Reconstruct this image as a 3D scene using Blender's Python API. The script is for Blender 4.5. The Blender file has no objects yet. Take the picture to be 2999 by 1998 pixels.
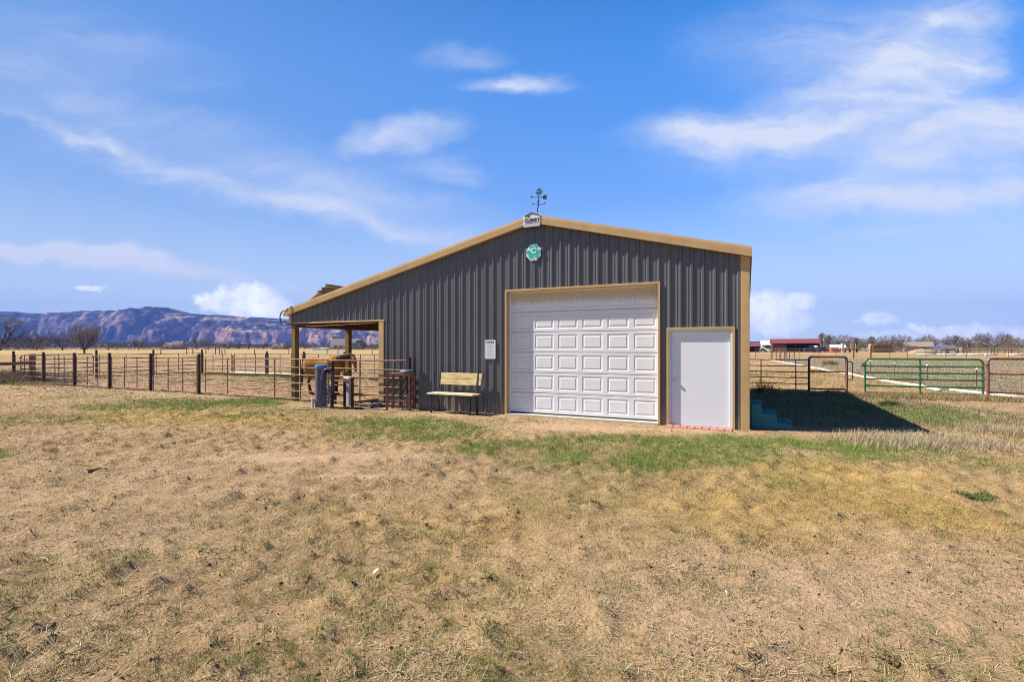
import bpy, bmesh, math, random
import numpy as np
from mathutils import Vector, Matrix, Euler

random.seed(7)
rng = np.random.default_rng(11)
R = math.radians
S = bpy.context.scene
COL = S.collection

# ------------------------------------------------------------------ camera
F_PX, CX, HY = 1450.0, 1499.5, 1018.0          # focal length and horizon of the photograph in its own pixels
CAM_H = 1.65
cam_d = bpy.data.cameras.new("camera")
cam = bpy.data.objects.new("camera", cam_d); COL.objects.link(cam)
cam.location = (0, 0, CAM_H); cam.rotation_euler = (R(90), 0, 0)
cam_d.sensor_width = 36.0; cam_d.lens = 36.0 * F_PX / 2999.0
cam_d.shift_y = (HY - 999.0) / 2999.0
cam_d.clip_start = 0.05; cam_d.clip_end = 30000
S.camera = cam
S.cycles.filter_width = 1.0; S.cycles.use_denoising = True; S.cycles.denoising_input_passes = 'RGB_ALBEDO_NORMAL'; S.cycles.denoising_prefilter = 'NONE'

# ------------------------------------------------------------------ sun, sky, exposure
SUN_EL, SUN_AZ = R(47.5), math.atan2(-0.989, 0.147)     # azimuth from +Y towards +X
sun_vec = Vector((math.sin(SUN_AZ) * math.cos(SUN_EL), math.cos(SUN_AZ) * math.cos(SUN_EL), math.sin(SUN_EL)))
sd = bpy.data.lights.new("sun", 'SUN'); sd.energy = 5.0; sd.angle = R(0.53); sd.color = (1.0, 0.93, 0.82)
so = bpy.data.objects.new("sun", sd); COL.objects.link(so)
so.rotation_euler = sun_vec.to_track_quat('Z', 'Y').to_euler(); so.location = (-40, 5, 60)
S.view_settings.view_transform = 'Standard'; S.view_settings.look = 'None'
S.view_settings.exposure = 1.09; S.view_settings.gamma = 1.0
SKY_STRENGTH = 0.126

w = bpy.data.worlds.new("World"); S.world = w; w.use_nodes = True
nt = w.node_tree; nt.nodes.clear()
def N(t, **kw):
    n = nt.nodes.new(t)
    for k, v in kw.items(): setattr(n, k, v)
    return n
def L(a, b): nt.links.new(a, b)
wo = N('ShaderNodeOutputWorld'); bg = N('ShaderNodeBackground'); L(bg.outputs[0], wo.inputs[0])
bg.inputs[1].default_value = SKY_STRENGTH
sky = N('ShaderNodeTexSky', sky_type='NISHITA'); sky.sun_disc = False
sky.sun_elevation = SUN_EL; sky.sun_rotation = SUN_AZ
sky.altitude = 1450; sky.air_density = 1.0; sky.dust_density = 0.1; sky.ozone_density = 3.0
tc = N('ShaderNodeTexCoord')
sep = N('ShaderNodeSeparateXYZ'); L(tc.outputs['Generated'], sep.inputs[0])
def M(op, a, b=None, c=None, clamp=False):
    n = N('ShaderNodeMath', operation=op); n.use_clamp = clamp
    for i, v in enumerate((a, b, c)):
        if v is None: continue
        if isinstance(v, (int, float)): n.inputs[i].default_value = v
        else: L(v, n.inputs[i])
    return n.outputs[0]
dy = M('MAXIMUM', sep.outputs[1], 0.12)
cu = M('DIVIDE', sep.outputs[0], dy); cv = M('DIVIDE', sep.outputs[2], dy)
comb = N('ShaderNodeCombineXYZ'); L(cu, comb.inputs[0]); L(cv, comb.inputs[1])
def noise(vec, scale, detail, rough=0.5, sx=1, sy=1, rot=0, dist=0.0):
    m = N('ShaderNodeMapping'); m.inputs['Scale'].default_value = (sx, sy, 1); m.inputs['Rotation'].default_value = (0, 0, rot)
    L(vec, m.inputs[0]); n = N('ShaderNodeTexNoise'); n.inputs['Scale'].default_value = scale
    n.inputs['Detail'].default_value = detail; n.inputs['Roughness'].default_value = rough
    n.inputs['Distortion'].default_value = dist
    L(m.outputs[0], n.inputs['Vector']); return n
warp = noise(comb.outputs[0], 3.2, 7, .62, 1.0, 1.6)
ws = N('ShaderNodeVectorMath', operation='SUBTRACT'); L(warp.outputs['Color'], ws.inputs[0]); ws.inputs[1].default_value = (.5, .5, .5)
wm = N('ShaderNodeVectorMath', operation='MULTIPLY'); L(ws.outputs[0], wm.inputs[0]); wm.inputs[1].default_value = (.30, .15, 0)
wa = N('ShaderNodeVectorMath', operation='ADD'); L(comb.outputs[0], wa.inputs[0]); L(wm.outputs[0], wa.inputs[1])
def blob(px, py, rx, ry, ang, amp, vec=None, hard=False):
    """soft elliptical patch of cloud in a fixed direction of the sky"""
    s = N('ShaderNodeVectorMath', operation='SUBTRACT'); L(vec or wa.outputs[0], s.inputs[0])
    s.inputs[1].default_value = ((px - CX) / F_PX, (HY - py) / F_PX, 0)
    r = N('ShaderNodeVectorRotate', rotation_type='Z_AXIS'); L(s.outputs[0], r.inputs['Vector']); r.inputs['Angle'].default_value = -R(ang)
    m = N('ShaderNodeVectorMath', operation='MULTIPLY'); L(r.outputs[0], m.inputs[0]); m.inputs[1].default_value = (F_PX / rx, F_PX / ry, 0)
    l = N('ShaderNodeVectorMath', operation='LENGTH'); L(m.outputs[0], l.inputs[0])
    mr = N('ShaderNodeMapRange'); mr.interpolation_type = 'SMOOTHSTEP'
    mr.inputs['From Min'].default_value = 1.0; mr.inputs['From Max'].default_value = 0.45 if hard else 0.0
    mr.inputs['To Min'].default_value = 0; mr.inputs['To Max'].default_value = amp
    L(l.outputs['Value'], mr.inputs['Value']); return mr.outputs[0]
cirrus = [  # px, py, half length, half width, tilt (deg, + rises to the right), strength
    (2120, 375, 420, 95, 3, .8), (2010, 388, 190, 60, -8, .45), (2450, 320, 560, 150, 12, .6), (2700, 210, 330, 260, 30, .72), (2560, 190, 500, 200, 10, .3),
    (2790, 110, 230, 240, -40, .5), (2650, 480, 700, 150, 14, .72), (2900, 400, 420, 200, 10, .8), (2820, 565, 560, 95, -2, .75),
    (2950, 535, 360, 60, 6, .55), (2700, 620, 480, 80, -12, .35), (2450, 90, 620, 190, 8, .32), (2610, 685, 300, 34, 0, .32), (2250, 440, 500, 120, 6, .25),
    (1530, 238, 230, 56, 2, 1.1), (1180, 397, 240, 82, 4, .95), (1310, 497, 200, 48, -4, .5), (1345, 140, 200, 60, -3, .32),
    (300, 400, 620, 48, -20, .50), (850, 610, 720, 60, -15, .40), (1250, 705, 560, 90, -12, .32), (180, 270, 560, 90, -13, .42),
    (700, 480, 900, 190, -12, .30), (120, 732, 520, 40, -6, .78), (520, 787, 560, 40, -7, .5), (250, 130, 620, 150, -8, .30),
    (1000, 860, 560, 40, -5, .3), (-60, 790, 110, 36, -20, .4), (1000, 560, 700, 120, -10, .22)]
def group(lst):
    acc = None
    for c in lst:
        b = blob(*c); acc = b if acc is None else M('ADD', acc, b)
    return acc
def fibres(rot, sc):
    f1 = noise(wa.outputs[0], sc, 6, .52, 1.0, 6.0, R(-rot), .6); f2 = noise(wa.outputs[0], sc*2.4, 6, .55, 1.0, 4.0, R(-rot+9), .5)
    mm = M('ADD', M('MULTIPLY', f1.outputs['Fac'], .65), M('MULTIPLY', f2.outputs['Fac'], .35))
    mr = N('ShaderNodeMapRange'); mr.interpolation_type = 'SMOOTHSTEP'; mr.inputs['From Min'].default_value = .33; mr.inputs['From Max'].default_value = .72
    mr.inputs['To Min'].default_value = .30; mr.inputs['To Max'].default_value = 1.25; L(mm, mr.inputs['Value']); return mr.outputs[0]
cR = M('MULTIPLY', M('MINIMUM', M('MULTIPLY', group([c for c in cirrus if c[0] >= 1100]), 1.4), 1.2), fibres(11, 1.9)); cL = M('MULTIPLY', group([c for c in cirrus if c[0] < 1100]), fibres(-15, 2.1))
bands = group([(120, 730, 560, 34, -6, .95), (520, 787, 640, 36, -7, .7), (330, 415, 640, 26, -20, .26), (900, 625, 560, 28, -15, .22), (1250, 715, 420, 40, -11, .2), (2700, 470, 520, 60, 14, .45), (2100, 385, 330, 40, 4, .35), (2850, 560, 420, 40, -3, .4)])
cR = M('ADD', cR, M('MULTIPLY', bands, .62))
cir = M('MINIMUM', M('MULTIPLY', M('ADD', cR, M('MULTIPLY', cL, 1.25)), .84), .92)
# cumulus low on the horizon
puffn = noise(comb.outputs[0], 20, 8, .62)
pn2 = N('ShaderNodeVectorMath', operation='SUBTRACT'); L(puffn.outputs['Color'], pn2.inputs[0]); pn2.inputs[1].default_value = (.5, .5, .5)
pn3 = N('ShaderNodeVectorMath', operation='MULTIPLY'); L(pn2.outputs[0], pn3.inputs[0]); pn3.inputs[1].default_value = (.075, .055, 0)
pv = N('ShaderNodeVectorMath', operation='ADD'); L(comb.outputs[0], pv.inputs[0]); L(pn3.outputs[0], pv.inputs[1])
cacc = None
for c in [(715, 880, 125, 62, 0, 1.0), (640, 880, 90, 40, 8, 1.0), (730, 850, 70, 35, 0, 1.0), (780, 905, 90, 50, -8, 1.0), (265, 840, 55, 14, 0, .7),
          (2250, 900, 110, 60, 0, .85), (2330, 880, 75, 36, 0, .8), (2280, 940, 130, 60, 0, .7), (2570, 940, 70, 18, 0, .6),
          (2700, 962, 60, 16, 0, .7), (2790, 975, 110, 26, 0, .6), (2900, 978, 160, 36, 0, .6), (2990, 985, 120, 30, 0, .7), (2600, 985, 160, 16, 0, .4)]:
    b = blob(*c, vec=pv.outputs[0], hard=True); cacc = b if cacc is None else M('MAXIMUM', cacc, b)
# sky grade: deeper blue, dimmed overhead, gentle roll-off towards the bright side
sr = N('ShaderNodeSeparateColor'); L(sky.outputs[0], sr.inputs[0]); KE = .255
def roll(c, gain, k, off=0.0):
    x = M('MULTIPLY', c, KE); x = M('DIVIDE', M('MULTIPLY', x, gain), M('MULTIPLY_ADD', x, k, 1.0))
    return M('DIVIDE', M('MAXIMUM', M('ADD', x, off), 0.01), KE)
cc0 = N('ShaderNodeCombineColor'); L(roll(sr.outputs[0], 1.25, .75, -.17), cc0.inputs[0]); L(roll(sr.outputs[1], 1.02, .58, -.045), cc0.inputs[1]); L(roll(sr.outputs[2], 1.95, 1.22), cc0.inputs[2])
side = M('MINIMUM', M('MAXIMUM', M('MULTIPLY_ADD', sep.outputs[0], .32, .98), .70), 1.12)       # weaker aureole on the sun's side
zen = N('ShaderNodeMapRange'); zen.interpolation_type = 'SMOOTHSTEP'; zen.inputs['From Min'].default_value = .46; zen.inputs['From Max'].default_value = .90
zen.inputs['To Min'].default_value = 1.0; zen.inputs['To Max'].default_value = .22; L(sep.outputs[2], zen.inputs['Value'])   # sky dimmed towards the zenith to cut ambient fill
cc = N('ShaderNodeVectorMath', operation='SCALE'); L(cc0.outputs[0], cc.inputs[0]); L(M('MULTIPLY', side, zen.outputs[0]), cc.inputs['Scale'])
hz = N('ShaderNodeMapRange'); hz.interpolation_type = 'SMOOTHSTEP'; hz.inputs['From Min'].default_value = .30; hz.inputs['From Max'].default_value = 0.0
hz.inputs['To Min'].default_value = 0; hz.inputs['To Max'].default_value = .8; L(sep.outputs[2], hz.inputs['Value'])
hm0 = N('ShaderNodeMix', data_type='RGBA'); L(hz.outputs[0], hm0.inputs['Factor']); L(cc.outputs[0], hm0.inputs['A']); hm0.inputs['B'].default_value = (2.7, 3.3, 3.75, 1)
mx = N('ShaderNodeMix', data_type='RGBA'); L(cir, mx.inputs['Factor']); L(hm0.outputs['Result'], mx.inputs['A'])
mx.inputs['B'].default_value = (2.95, 3.15, 3.6, 1)
mx2 = N('ShaderNodeMix', data_type='RGBA'); L(cacc, mx2.inputs['Factor']); L(mx.outputs['Result'], mx2.inputs['A'])
cl = N('ShaderNodeMix', data_type='RGBA'); L(M('MULTIPLY_ADD', puffn.outputs['Fac'], 3.4, -1.25, True), cl.inputs['Factor'])
cl.inputs['A'].default_value = (3.9, 4.2, 4.8, 1); cl.inputs['B'].default_value = (5.8, 5.8, 5.8, 1)
L(cl.outputs['Result'], mx2.inputs['B'])
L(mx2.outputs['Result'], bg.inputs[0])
w.cycles.sampling_method = 'MANUAL'; w.cycles.sample_map_resolution = 512

# ------------------------------------------------------------------ helpers
TH = -math.atan(0.476)                       # the barn's gable wall is turned this much to the camera
CT, ST = math.cos(TH), math.sin(TH)
def B(x, y, z=0):                            # barn frame (x along the gable wall, y into the building) -> world
    return Vector((0.55 + CT * x - ST * y, 12.18 + ST * x + CT * y, z))
GZ = -0.05
def at(px, dist, z=GZ): return Vector(((px - CX) / F_PX * dist, dist, z))

def tag(o, label=None, cat=None, group=None, kind=None):
    if label: o['label'] = label
    if cat: o['category'] = cat
    if group: o['group'] = group
    if kind: o['kind'] = kind
    return o
def thing(name, label, cat, loc=(0, 0, 0), rz=0, group=None):
    o = bpy.data.objects.new(name, None); COL.objects.link(o)
    o.empty_display_size = .2; o.location = loc; o.rotation_euler = (0, 0, rz)
    return tag(o, label, cat, group)
def copy_tree(o, parent=None):
    c = o.copy(); COL.objects.link(c); c.parent = parent
    for ch in list(o.children): copy_tree(ch, c)
    return c

class MB:
    def __init__(s): s.v = []; s.f = []
    def add(s, vs, fs, M_=None):
        n = len(s.v)
        for p in vs:
            p = Vector(p); s.v.append(tuple(M_ @ p if M_ else p))
        s.f += [tuple(i + n for i in f) for f in fs]; return s
    def box(s, x0, x1, y0, y1, z0, z1, M_=None):
        return s.add([(x0,y0,z0),(x1,y0,z0),(x1,y1,z0),(x0,y1,z0),(x0,y0,z1),(x1,y0,z1),(x1,y1,z1),(x0,y1,z1)],
                     [(0,3,2,1),(4,5,6,7),(0,1,5,4),(1,2,6,5),(2,3,7,6),(3,0,4,7)], M_)
    def bar(s, a, b, wx, wz, up=(0, 0, 1)):
        a = Vector(a); b = Vector(b); d = (b - a); ln = d.length; d.normalize(); up = Vector(up)
        if abs(d.dot(up)) > .99: up = Vector((0, 1, 0))
        x = d.cross(up).normalized(); z = x.cross(d)
        vs = []
        for p in (a, b):
            for sx, sz in ((-1,-1),(1,-1),(1,1),(-1,1)): vs.append(p + x*(sx*wx/2) + z*(sz*wz/2))
        return s.add(vs, [(0,1,2,3),(7,6,5,4),(0,4,5,1),(1,5,6,2),(2,6,7,3),(3,7,4,0)])
    def tube(s, pts, r, seg=8, cap=True, closed=False):
        pts = [Vector(p) for p in pts]; n = len(pts)
        rr = r if isinstance(r, (list, tuple)) else [r] * n
        up = Vector((0, 0, 1)); rings = []
        base = len(s.v); prevx = None
        for i, p in enumerate(pts):
            if closed: d = pts[(i+1) % n] - pts[i-1]
            else: d = pts[min(i+1, n-1)] - pts[max(i-1, 0)]
            if d.length < 1e-9: d = Vector((0, 0, 1))
            d.normalize()
            if prevx is None:
                u = up if abs(d.dot(up)) < .9 else Vector((0, 1, 0)); x = d.cross(u).normalized()
            else: x = (prevx - d * prevx.dot(d)); x = x.normalized() if x.length > 1e-6 else d.orthogonal().normalized()
            prevx = x; y = d.cross(x)
            for k in range(seg):
                a = 2*math.pi*k/seg; s.v.append(tuple(p + x*(math.cos(a)*rr[i]) + y*(math.sin(a)*rr[i])))
        m = n if closed else n-1
        for i in range(m):
            for k in range(seg):
                a = base+i*seg; b = base+((i+1) % n)*seg; k2 = (k+1) % seg
                s.f.append((a+k, a+k2, b+k2, b+k))
        if cap and not closed:
            s.f.append(tuple(base+k for k in range(seg))[::-1]); s.f.append(tuple(base+(n-1)*seg+k for k in range(seg)))
        return s
    def lathe(s, prof, seg=24, M_=None, cap=True):
        base = len(s.v)
        for (r, z) in prof:
            for k in range(seg):
                a = 2*math.pi*k/seg; p = Vector((r*math.cos(a), r*math.sin(a), z)); s.v.append(tuple(M_ @ p if M_ else p))
        for i in range(len(prof)-1):
            for k in range(seg):
                k2 = (k+1) % seg; s.f.append((base+i*seg+k, base+i*seg+k2, base+(i+1)*seg+k2, base+(i+1)*seg+k))
        if cap:
            s.f.append(tuple(base+k for k in range(seg))[::-1]); s.f.append(tuple(base+(len(prof)-1)*seg+k for k in range(seg)))
        return s
    def prism(s, poly, y0, y1, M_=None):          # polygon in x,z pushed along y
        n = len(poly)
        return s.add([(x, y0, z) for x, z in poly] + [(x, y1, z) for x, z in poly],
                     [tuple(range(n)), tuple(range(2*n-1, n-1, -1))] + [(i, i+n, (i+1) % n+n, (i+1) % n) for i in range(n)], M_)
    def build(s, name, mat, parent=None, smooth=False, bevel=0):
        me = bpy.data.meshes.new(name); me.from_pydata(s.v, [], s.f); me.materials.append(mat)
        bm = bmesh.new(); bm.from_mesh(me); bmesh.ops.recalc_face_normals(bm, faces=bm.faces); bm.to_mesh(me); bm.free()
        if smooth: me.polygons.foreach_set('use_smooth', [True]*len(me.polygons))
        o = bpy.data.objects.new(name, me); COL.objects.link(o); o.parent = parent
        if bevel:
            b = o.modifiers.new('bevel', 'BEVEL'); b.width = bevel; b.segments = 1; b.limit_method = 'ANGLE'
        return o

def smooth_angle(o, deg=40):
    me = o.data
    me.polygons.foreach_set('use_smooth', [True]*len(me.polygons))
    try: me.set_sharp_from_angle(angle=R(deg))
    except Exception: pass
    return o

def np_mesh(name, V, loops, starts, totals, mat, cols=None, parent=None):
    me = bpy.data.meshes.new(name)
    me.vertices.add(len(V)); me.vertices.foreach_set('co', V.astype(np.float32).ravel())
    me.loops.add(len(loops)); me.loops.foreach_set('vertex_index', loops.astype(np.int32))
    me.polygons.add(len(starts)); me.polygons.foreach_set('loop_start', starts.astype(np.int32))
    me.update(calc_edges=True); me.validate()
    if cols is not None:
        a = me.color_attributes.new('Col', 'FLOAT_COLOR', 'POINT')
        c4 = np.ones((len(V), 4), np.float32); c4[:, :3] = np.asarray(cols)*.85; a.data.foreach_set('color', c4.ravel())
    me.materials.append(mat)
    o = bpy.data.objects.new(name, me); COL.objects.link(o); o.parent = parent
    return o

# ---- numpy value noise
def _hash(ix, iy, seed):
    h = (ix.astype(np.int64)*374761393 + iy.astype(np.int64)*668265263 + seed*1442695041) & 0xffffffff
    h = ((h ^ (h >> 13))*1274126177) & 0xffffffff
    h = (h ^ (h >> 16)) & 0xffff
    return h/65535.0
def vn(x, y, scale, seed=0):
    x = np.asarray(x, float)*scale; y = np.asarray(y, float)*scale
    ix = np.floor(x); iy = np.floor(y); fx = x-ix; fy = y-iy
    fx = fx*fx*(3-2*fx); fy = fy*fy*(3-2*fy)
    a = _hash(ix, iy, seed); b = _hash(ix+1, iy, seed); c = _hash(ix, iy+1, seed); d = _hash(ix+1, iy+1, seed)
    return (a*(1-fx)+b*fx)*(1-fy)+(c*(1-fx)+d*fx)*fy
def fbm(x, y, scale, oct=4, seed=0, gain=.5):
    s = 0; a = 1; t = 0
    for i in range(oct): s = s+a*vn(x, y, scale*2**i, seed+i*17); t += a; a *= gain
    return s/t

# ------------------------------------------------------------------ materials
ALB = .85          # the photograph's paints and soils read a little darker than the first guesses below
def mat_new(name):
    m = bpy.data.materials.new(name); m.use_nodes = True
    return m, m.node_tree, m.node_tree.nodes['Principled BSDF']
def mat(name, c1, c2=None, scale=6, rough=.6, metal=0, bump=0, bscale=40, stretch=(1, 1, 1), spec=.5, detail=4, contrast=(0.35, .65), coord='Object'):
    c1 = tuple(v*ALB for v in c1); c2 = tuple(v*ALB for v in c2) if c2 else None
    m, t, p = mat_new(name); nd = t.nodes
    p.inputs['Roughness'].default_value = rough; p.inputs['Metallic'].default_value = metal
    p.inputs['Specular IOR Level'].default_value = spec
    tcn = nd.new('ShaderNodeTexCoord'); mp = nd.new('ShaderNodeMapping'); mp.inputs['Scale'].default_value = stretch
    t.links.new(tcn.outputs[coord], mp.inputs[0])
    if c2:
        n = nd.new('ShaderNodeTexNoise'); n.inputs['Scale'].default_value = scale; n.inputs['Detail'].default_value = detail
        n.inputs['Roughness'].default_value = .6; t.links.new(mp.outputs[0], n.inputs['Vector'])
        cr = nd.new('ShaderNodeValToRGB'); cr.color_ramp.elements[0].position = contrast[0]; cr.color_ramp.elements[1].position = contrast[1]
        cr.color_ramp.elements[0].color = (*c1, 1); cr.color_ramp.elements[1].color = (*c2, 1)
        t.links.new(n.outputs['Fac'], cr.inputs[0]); t.links.new(cr.outputs[0], p.inputs['Base Color'])
    else: p.inputs['Base Color'].default_value = (*c1, 1)
    if bump:
        n2 = nd.new('ShaderNodeTexNoise'); n2.inputs['Scale'].default_value = bscale; n2.inputs['Detail'].default_value = 3
        t.links.new(mp.outputs[0], n2.inputs['Vector'])
        b = nd.new('ShaderNodeBump'); b.inputs['Strength'].default_value = bump; b.inputs['Distance'].default_value = .01
        t.links.new(n2.outputs['Fac'], b.inputs['Height']); t.links.new(b.outputs[0], p.inputs['Normal'])
    return m
def mat_attr(name, rough=.9, vary=.25, nscale=30, transl=0.0, spec=.15, bump=0, bscale=20, bdist=.01):
    m, t, p = mat_new(name); nd = t.nodes
    p.inputs['Roughness'].default_value = rough; p.inputs['Specular IOR Level'].default_value = spec
    a = nd.new('ShaderNodeAttribute'); a.attribute_name = 'Col'
    if vary:
        tcn = nd.new('ShaderNodeTexCoord'); n = nd.new('ShaderNodeTexNoise'); n.inputs['Scale'].default_value = nscale
        n.inputs['Detail'].default_value = 5; n.inputs['Roughness'].default_value = .65; t.links.new(tcn.outputs['Object'], n.inputs['Vector'])
        mr = nd.new('ShaderNodeMapRange'); mr.inputs['From Min'].default_value = .25; mr.inputs['From Max'].default_value = .75
        mr.inputs['To Min'].default_value = 1-vary; mr.inputs['To Max'].default_value = 1+vary; t.links.new(n.outputs['Fac'], mr.inputs[0])
        mu = nd.new('ShaderNodeVectorMath'); mu.operation = 'SCALE'; t.links.new(a.outputs['Color'], mu.inputs[0]); t.links.new(mr.outputs[0], mu.inputs['Scale'])
        src = mu.outputs[0]
        if bump:
            n2 = nd.new('ShaderNodeTexNoise'); n2.inputs['Scale'].default_value = bscale; n2.inputs['Detail'].default_value = 6
            n2.inputs['Roughness'].default_value = .7
            t.links.new(tcn.outputs['Object'], n2.inputs['Vector'])
            b = nd.new('ShaderNodeBump'); b.inputs['Strength'].default_value = bump; b.inputs['Distance'].default_value = bdist
            t.links.new(n2.outputs['Fac'], b.inputs['Height']); t.links.new(b.outputs[0], p.inputs['Normal'])
    else: src = a.outputs['Color']
    t.links.new(src, p.inputs['Base Color'])
    if transl:
        tr = nd.new('ShaderNodeBsdfTranslucent'); t.links.new(src, tr.inputs[0]); ms = nd.new('ShaderNodeMixShader'); ms.inputs[0].default_value = transl
        t.links.new(p.outputs[0], ms.inputs[1]); t.links.new(tr.outputs[0], ms.inputs[2]); t.links.new(ms.outputs[0], nd['Material Output'].inputs[0])
    return m

m_siding = mat('charcoal_steel', (.088, .089, .098), (.112, .111, .119), 1.5, .42, 0, .03, 4, (1, 1, .25), .5)
_t = m_siding.node_tree; _p = _t.nodes['Principled BSDF']; _c = _p.inputs['Base Color'].links[0].from_socket
_tc = _t.nodes.new('ShaderNodeTexCoord'); _s = _t.nodes.new('ShaderNodeSeparateXYZ'); _t.links.new(_tc.outputs['Object'], _s.inputs[0])
_n = _t.nodes.new('ShaderNodeTexNoise'); _n.inputs['Scale'].default_value = 7; _n.inputs['Detail'].default_value = 5; _t.links.new(_tc.outputs['Object'], _n.inputs['Vector'])
_a = _t.nodes.new('ShaderNodeMath'); _a.operation = 'MULTIPLY_ADD'; _t.links.new(_n.outputs['Fac'], _a.inputs[0]); _a.inputs[1].default_value = -.7; _t.links.new(_s.outputs[2], _a.inputs[2])
_m = _t.nodes.new('ShaderNodeMapRange'); _m.interpolation_type = 'SMOOTHSTEP'; _m.inputs['From Min'].default_value = .12; _m.inputs['From Max'].default_value = -.40; _m.inputs['To Max'].default_value = .55; _t.links.new(_a.outputs[0], _m.inputs[0])
_x = _t.nodes.new('ShaderNodeMix'); _x.data_type = 'RGBA'; _t.links.new(_m.outputs[0], _x.inputs['Factor']); _t.links.new(_c, _x.inputs['A']); _x.inputs['B'].default_value = (.30, .22, .14, 1); _t.links.new(_x.outputs['Result'], _p.inputs['Base Color'])
m_tan = mat('tan_trim_paint', (.485, .315, .135), (.56, .37, .17), 2.5, .45, 0, .03, 5, spec=.4)
m_roof = mat('tan_roof_steel', (.48, .33, .17), (.54, .37, .2), 2, .4, 0)
m_white = mat('white_door_paint', (.74, .74, .76), (.79, .79, .81), 1.6, .38, 0, .05, 120, (1, 1, 6), .5)
m_white2 = mat('white_smooth_paint', (.73, .745, .78), (.77, .785, .82), 1.2, .32, 0, .02, 30)
m_conc = mat('concrete', (.42, .38, .32), (.52, .47, .4), 8, .9, 0, .3, 60)
m_wood_old = mat('treated_timber', (.17, .11, .035), (.29, .195, .07), 3, .8, 0, .3, 25, (6, 6, .5), .2)
m_wood_dark = mat('shed_timber', (.15, .085, .045), (.24, .14, .075), 3, .85, 0, .25, 20, (4, 4, .6), .2)
m_plank = mat('yellow_pine_plank', (.44, .30, .11), (.64, .51, .27), 4, .7, 0, .2, 40, (1.2, 5, 5), .3, contrast=(.3, .62))
m_plank2 = mat('pale_pine_plank', (.60, .47, .27), (.74, .62, .42), 3, .7, 0, .2, 30, (1.2, 6, 6), .3)
m_black = mat('black_metal', (.014, .015, .022), (.025, .026, .035), 8, .4)
m_rust = mat('rusty_pipe', (.17, .060, .036), (.30, .13, .085), 7, .75, 0, .2, 60, spec=.3)
m_rust_d = mat('dark_rusty_post', (.045, .026, .022), (.09, .045, .035), 6, .8, 0, .3, 40, spec=.25)
m_rust_rail = mat('rust_brown_rail', (.17, .085, .06), (.30, .17, .13), 5, .6, 0, .1, 60, spec=.4)
m_dark_rail = mat('dark_brown_rail', (.05, .032, .022), (.09, .055, .035), 5, .6)
m_grnrail = mat('green_gate_paint', (.020, .14, .035), (.045, .20, .06), 5, .42, 0, .05, 30)
m_dkgreen = mat('dark_green_gate_paint', (.02, .045, .03), (.035, .065, .045), 5, .5)
m_weld = mat('bluish_elbow_steel', (.10, .12, .17), (.2, .2, .24), 12, .45, .4)
m_hose = mat('violet_blue_hose', (.055, .05, .13), (.09, .085, .19), 9, .45)
m_rubber = mat('dark_grey_rubber', (.07, .072, .085), (.12, .12, .14), 7, .6)
m_blackrub = mat('black_rubber', (.012, .012, .014), (.02, .02, .022), 7, .55)
m_teal = mat('teal_plastic', (.0, .16, .165), (.0, .19, .19), 3, .45)
m_tread = mat('blue_teal_tread', (.0, .15, .25), (.0, .18, .29), 3, .75, spec=.2)
m_pvc = mat('white_pvc', (.78, .77, .74), (.68, .66, .6), 5, .45)
m_brick = mat('red_paver', (.38, .15, .10), (.50, .21, .15), 9, .85, 0, .3, 70)
m_steel = mat('brushed_nickel', (.55, .53, .5), None, rough=.28, metal=1)
m_silver = mat('silver_sign_edge', (.55, .55, .58), None, rough=.4, metal=.3)
m_signw = mat('sign_white', (.80, .81, .84), (.76, .77, .8), 8, .35)
m_ink = mat('sign_black_ink', (.01, .012, .02), None, rough=.4)
m_inkgrey = mat('sign_grey_ink', (.32, .32, .34), None, rough=.5)
m_shamrock = mat('shamrock_green', (.01, .46, .36), (.015, .52, .42), 6, .35)
m_shamdark = mat('dark_teal_metal', (.01, .075, .085), (.015, .09, .10), 6, .45)
m_drum = mat('grey_plastic_pipe', (.07, .068, .105), (.13, .12, .16), 3, .55, 0, .1, 20, (2, 2, .6))
m_blue = mat('blue_plastic_cap', (.07, .20, .42), (.10, .26, .48), 5, .45)
m_greywood = mat('weathered_white_post', (.42, .40, .38), (.60, .58, .55), 4, .85, 0, .3, 40, (5, 5, .7))
m_redroof = mat('red_steel_roof', (.19, .045, .04), (.24, .06, .052), 1, .5)
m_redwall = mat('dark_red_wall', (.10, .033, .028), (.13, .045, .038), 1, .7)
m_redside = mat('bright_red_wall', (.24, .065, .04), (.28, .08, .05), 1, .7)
m_cream = mat('cream_wall', (.62, .57, .42), (.68, .63, .48), .6, .8)
m_whitewall = mat('white_wall', (.72, .72, .72), (.66, .66, .66), .6, .7)
m_whiteroof = mat('white_roof', (.74, .74, .76), (.68, .68, .7), .6, .6)
m_bluewall = mat('blue_gable', (.12, .16, .36), (.15, .19, .40), .6, .7)
m_greywall = mat('grey_wall', (.26, .26, .28), (.34, .33, .34), .8, .8)
m_greyroof = mat('grey_shingle_roof', (.085, .085, .10), (.13, .13, .15), 1.5, .8)
m_brownroof = mat('brown_shingle_roof', (.20, .165, .13), (.27, .22, .18), 1.5, .85)
m_glass = mat('dark_window_glass', (.02, .025, .03), None, rough=.1)
m_orange = mat('orange_paint', (.45, .12, .03), (.5, .15, .04), 2, .6)
m_carw = mat('white_car_paint', (.7, .72, .75), None, rough=.2)
m_cark = mat('black_car_paint', (.012, .012, .016), None, rough=.2)
m_carb = mat('blue_tractor_paint', (.02, .04, .19), None, rough=.3)
m_cars = mat('silver_car_paint', (.45, .47, .5), None, rough=.25, metal=.4)
m_hay = mat('hay_bale', (.20, .13, .045), (.40, .27, .10), 2.2, .95, 0, .5, 8, spec=.1)
m_strawface = mat('pale_straw_bale', (.48, .34, .12), (.6, .44, .18), 2.2, .95, 0, .5, 8, spec=.1)
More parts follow.
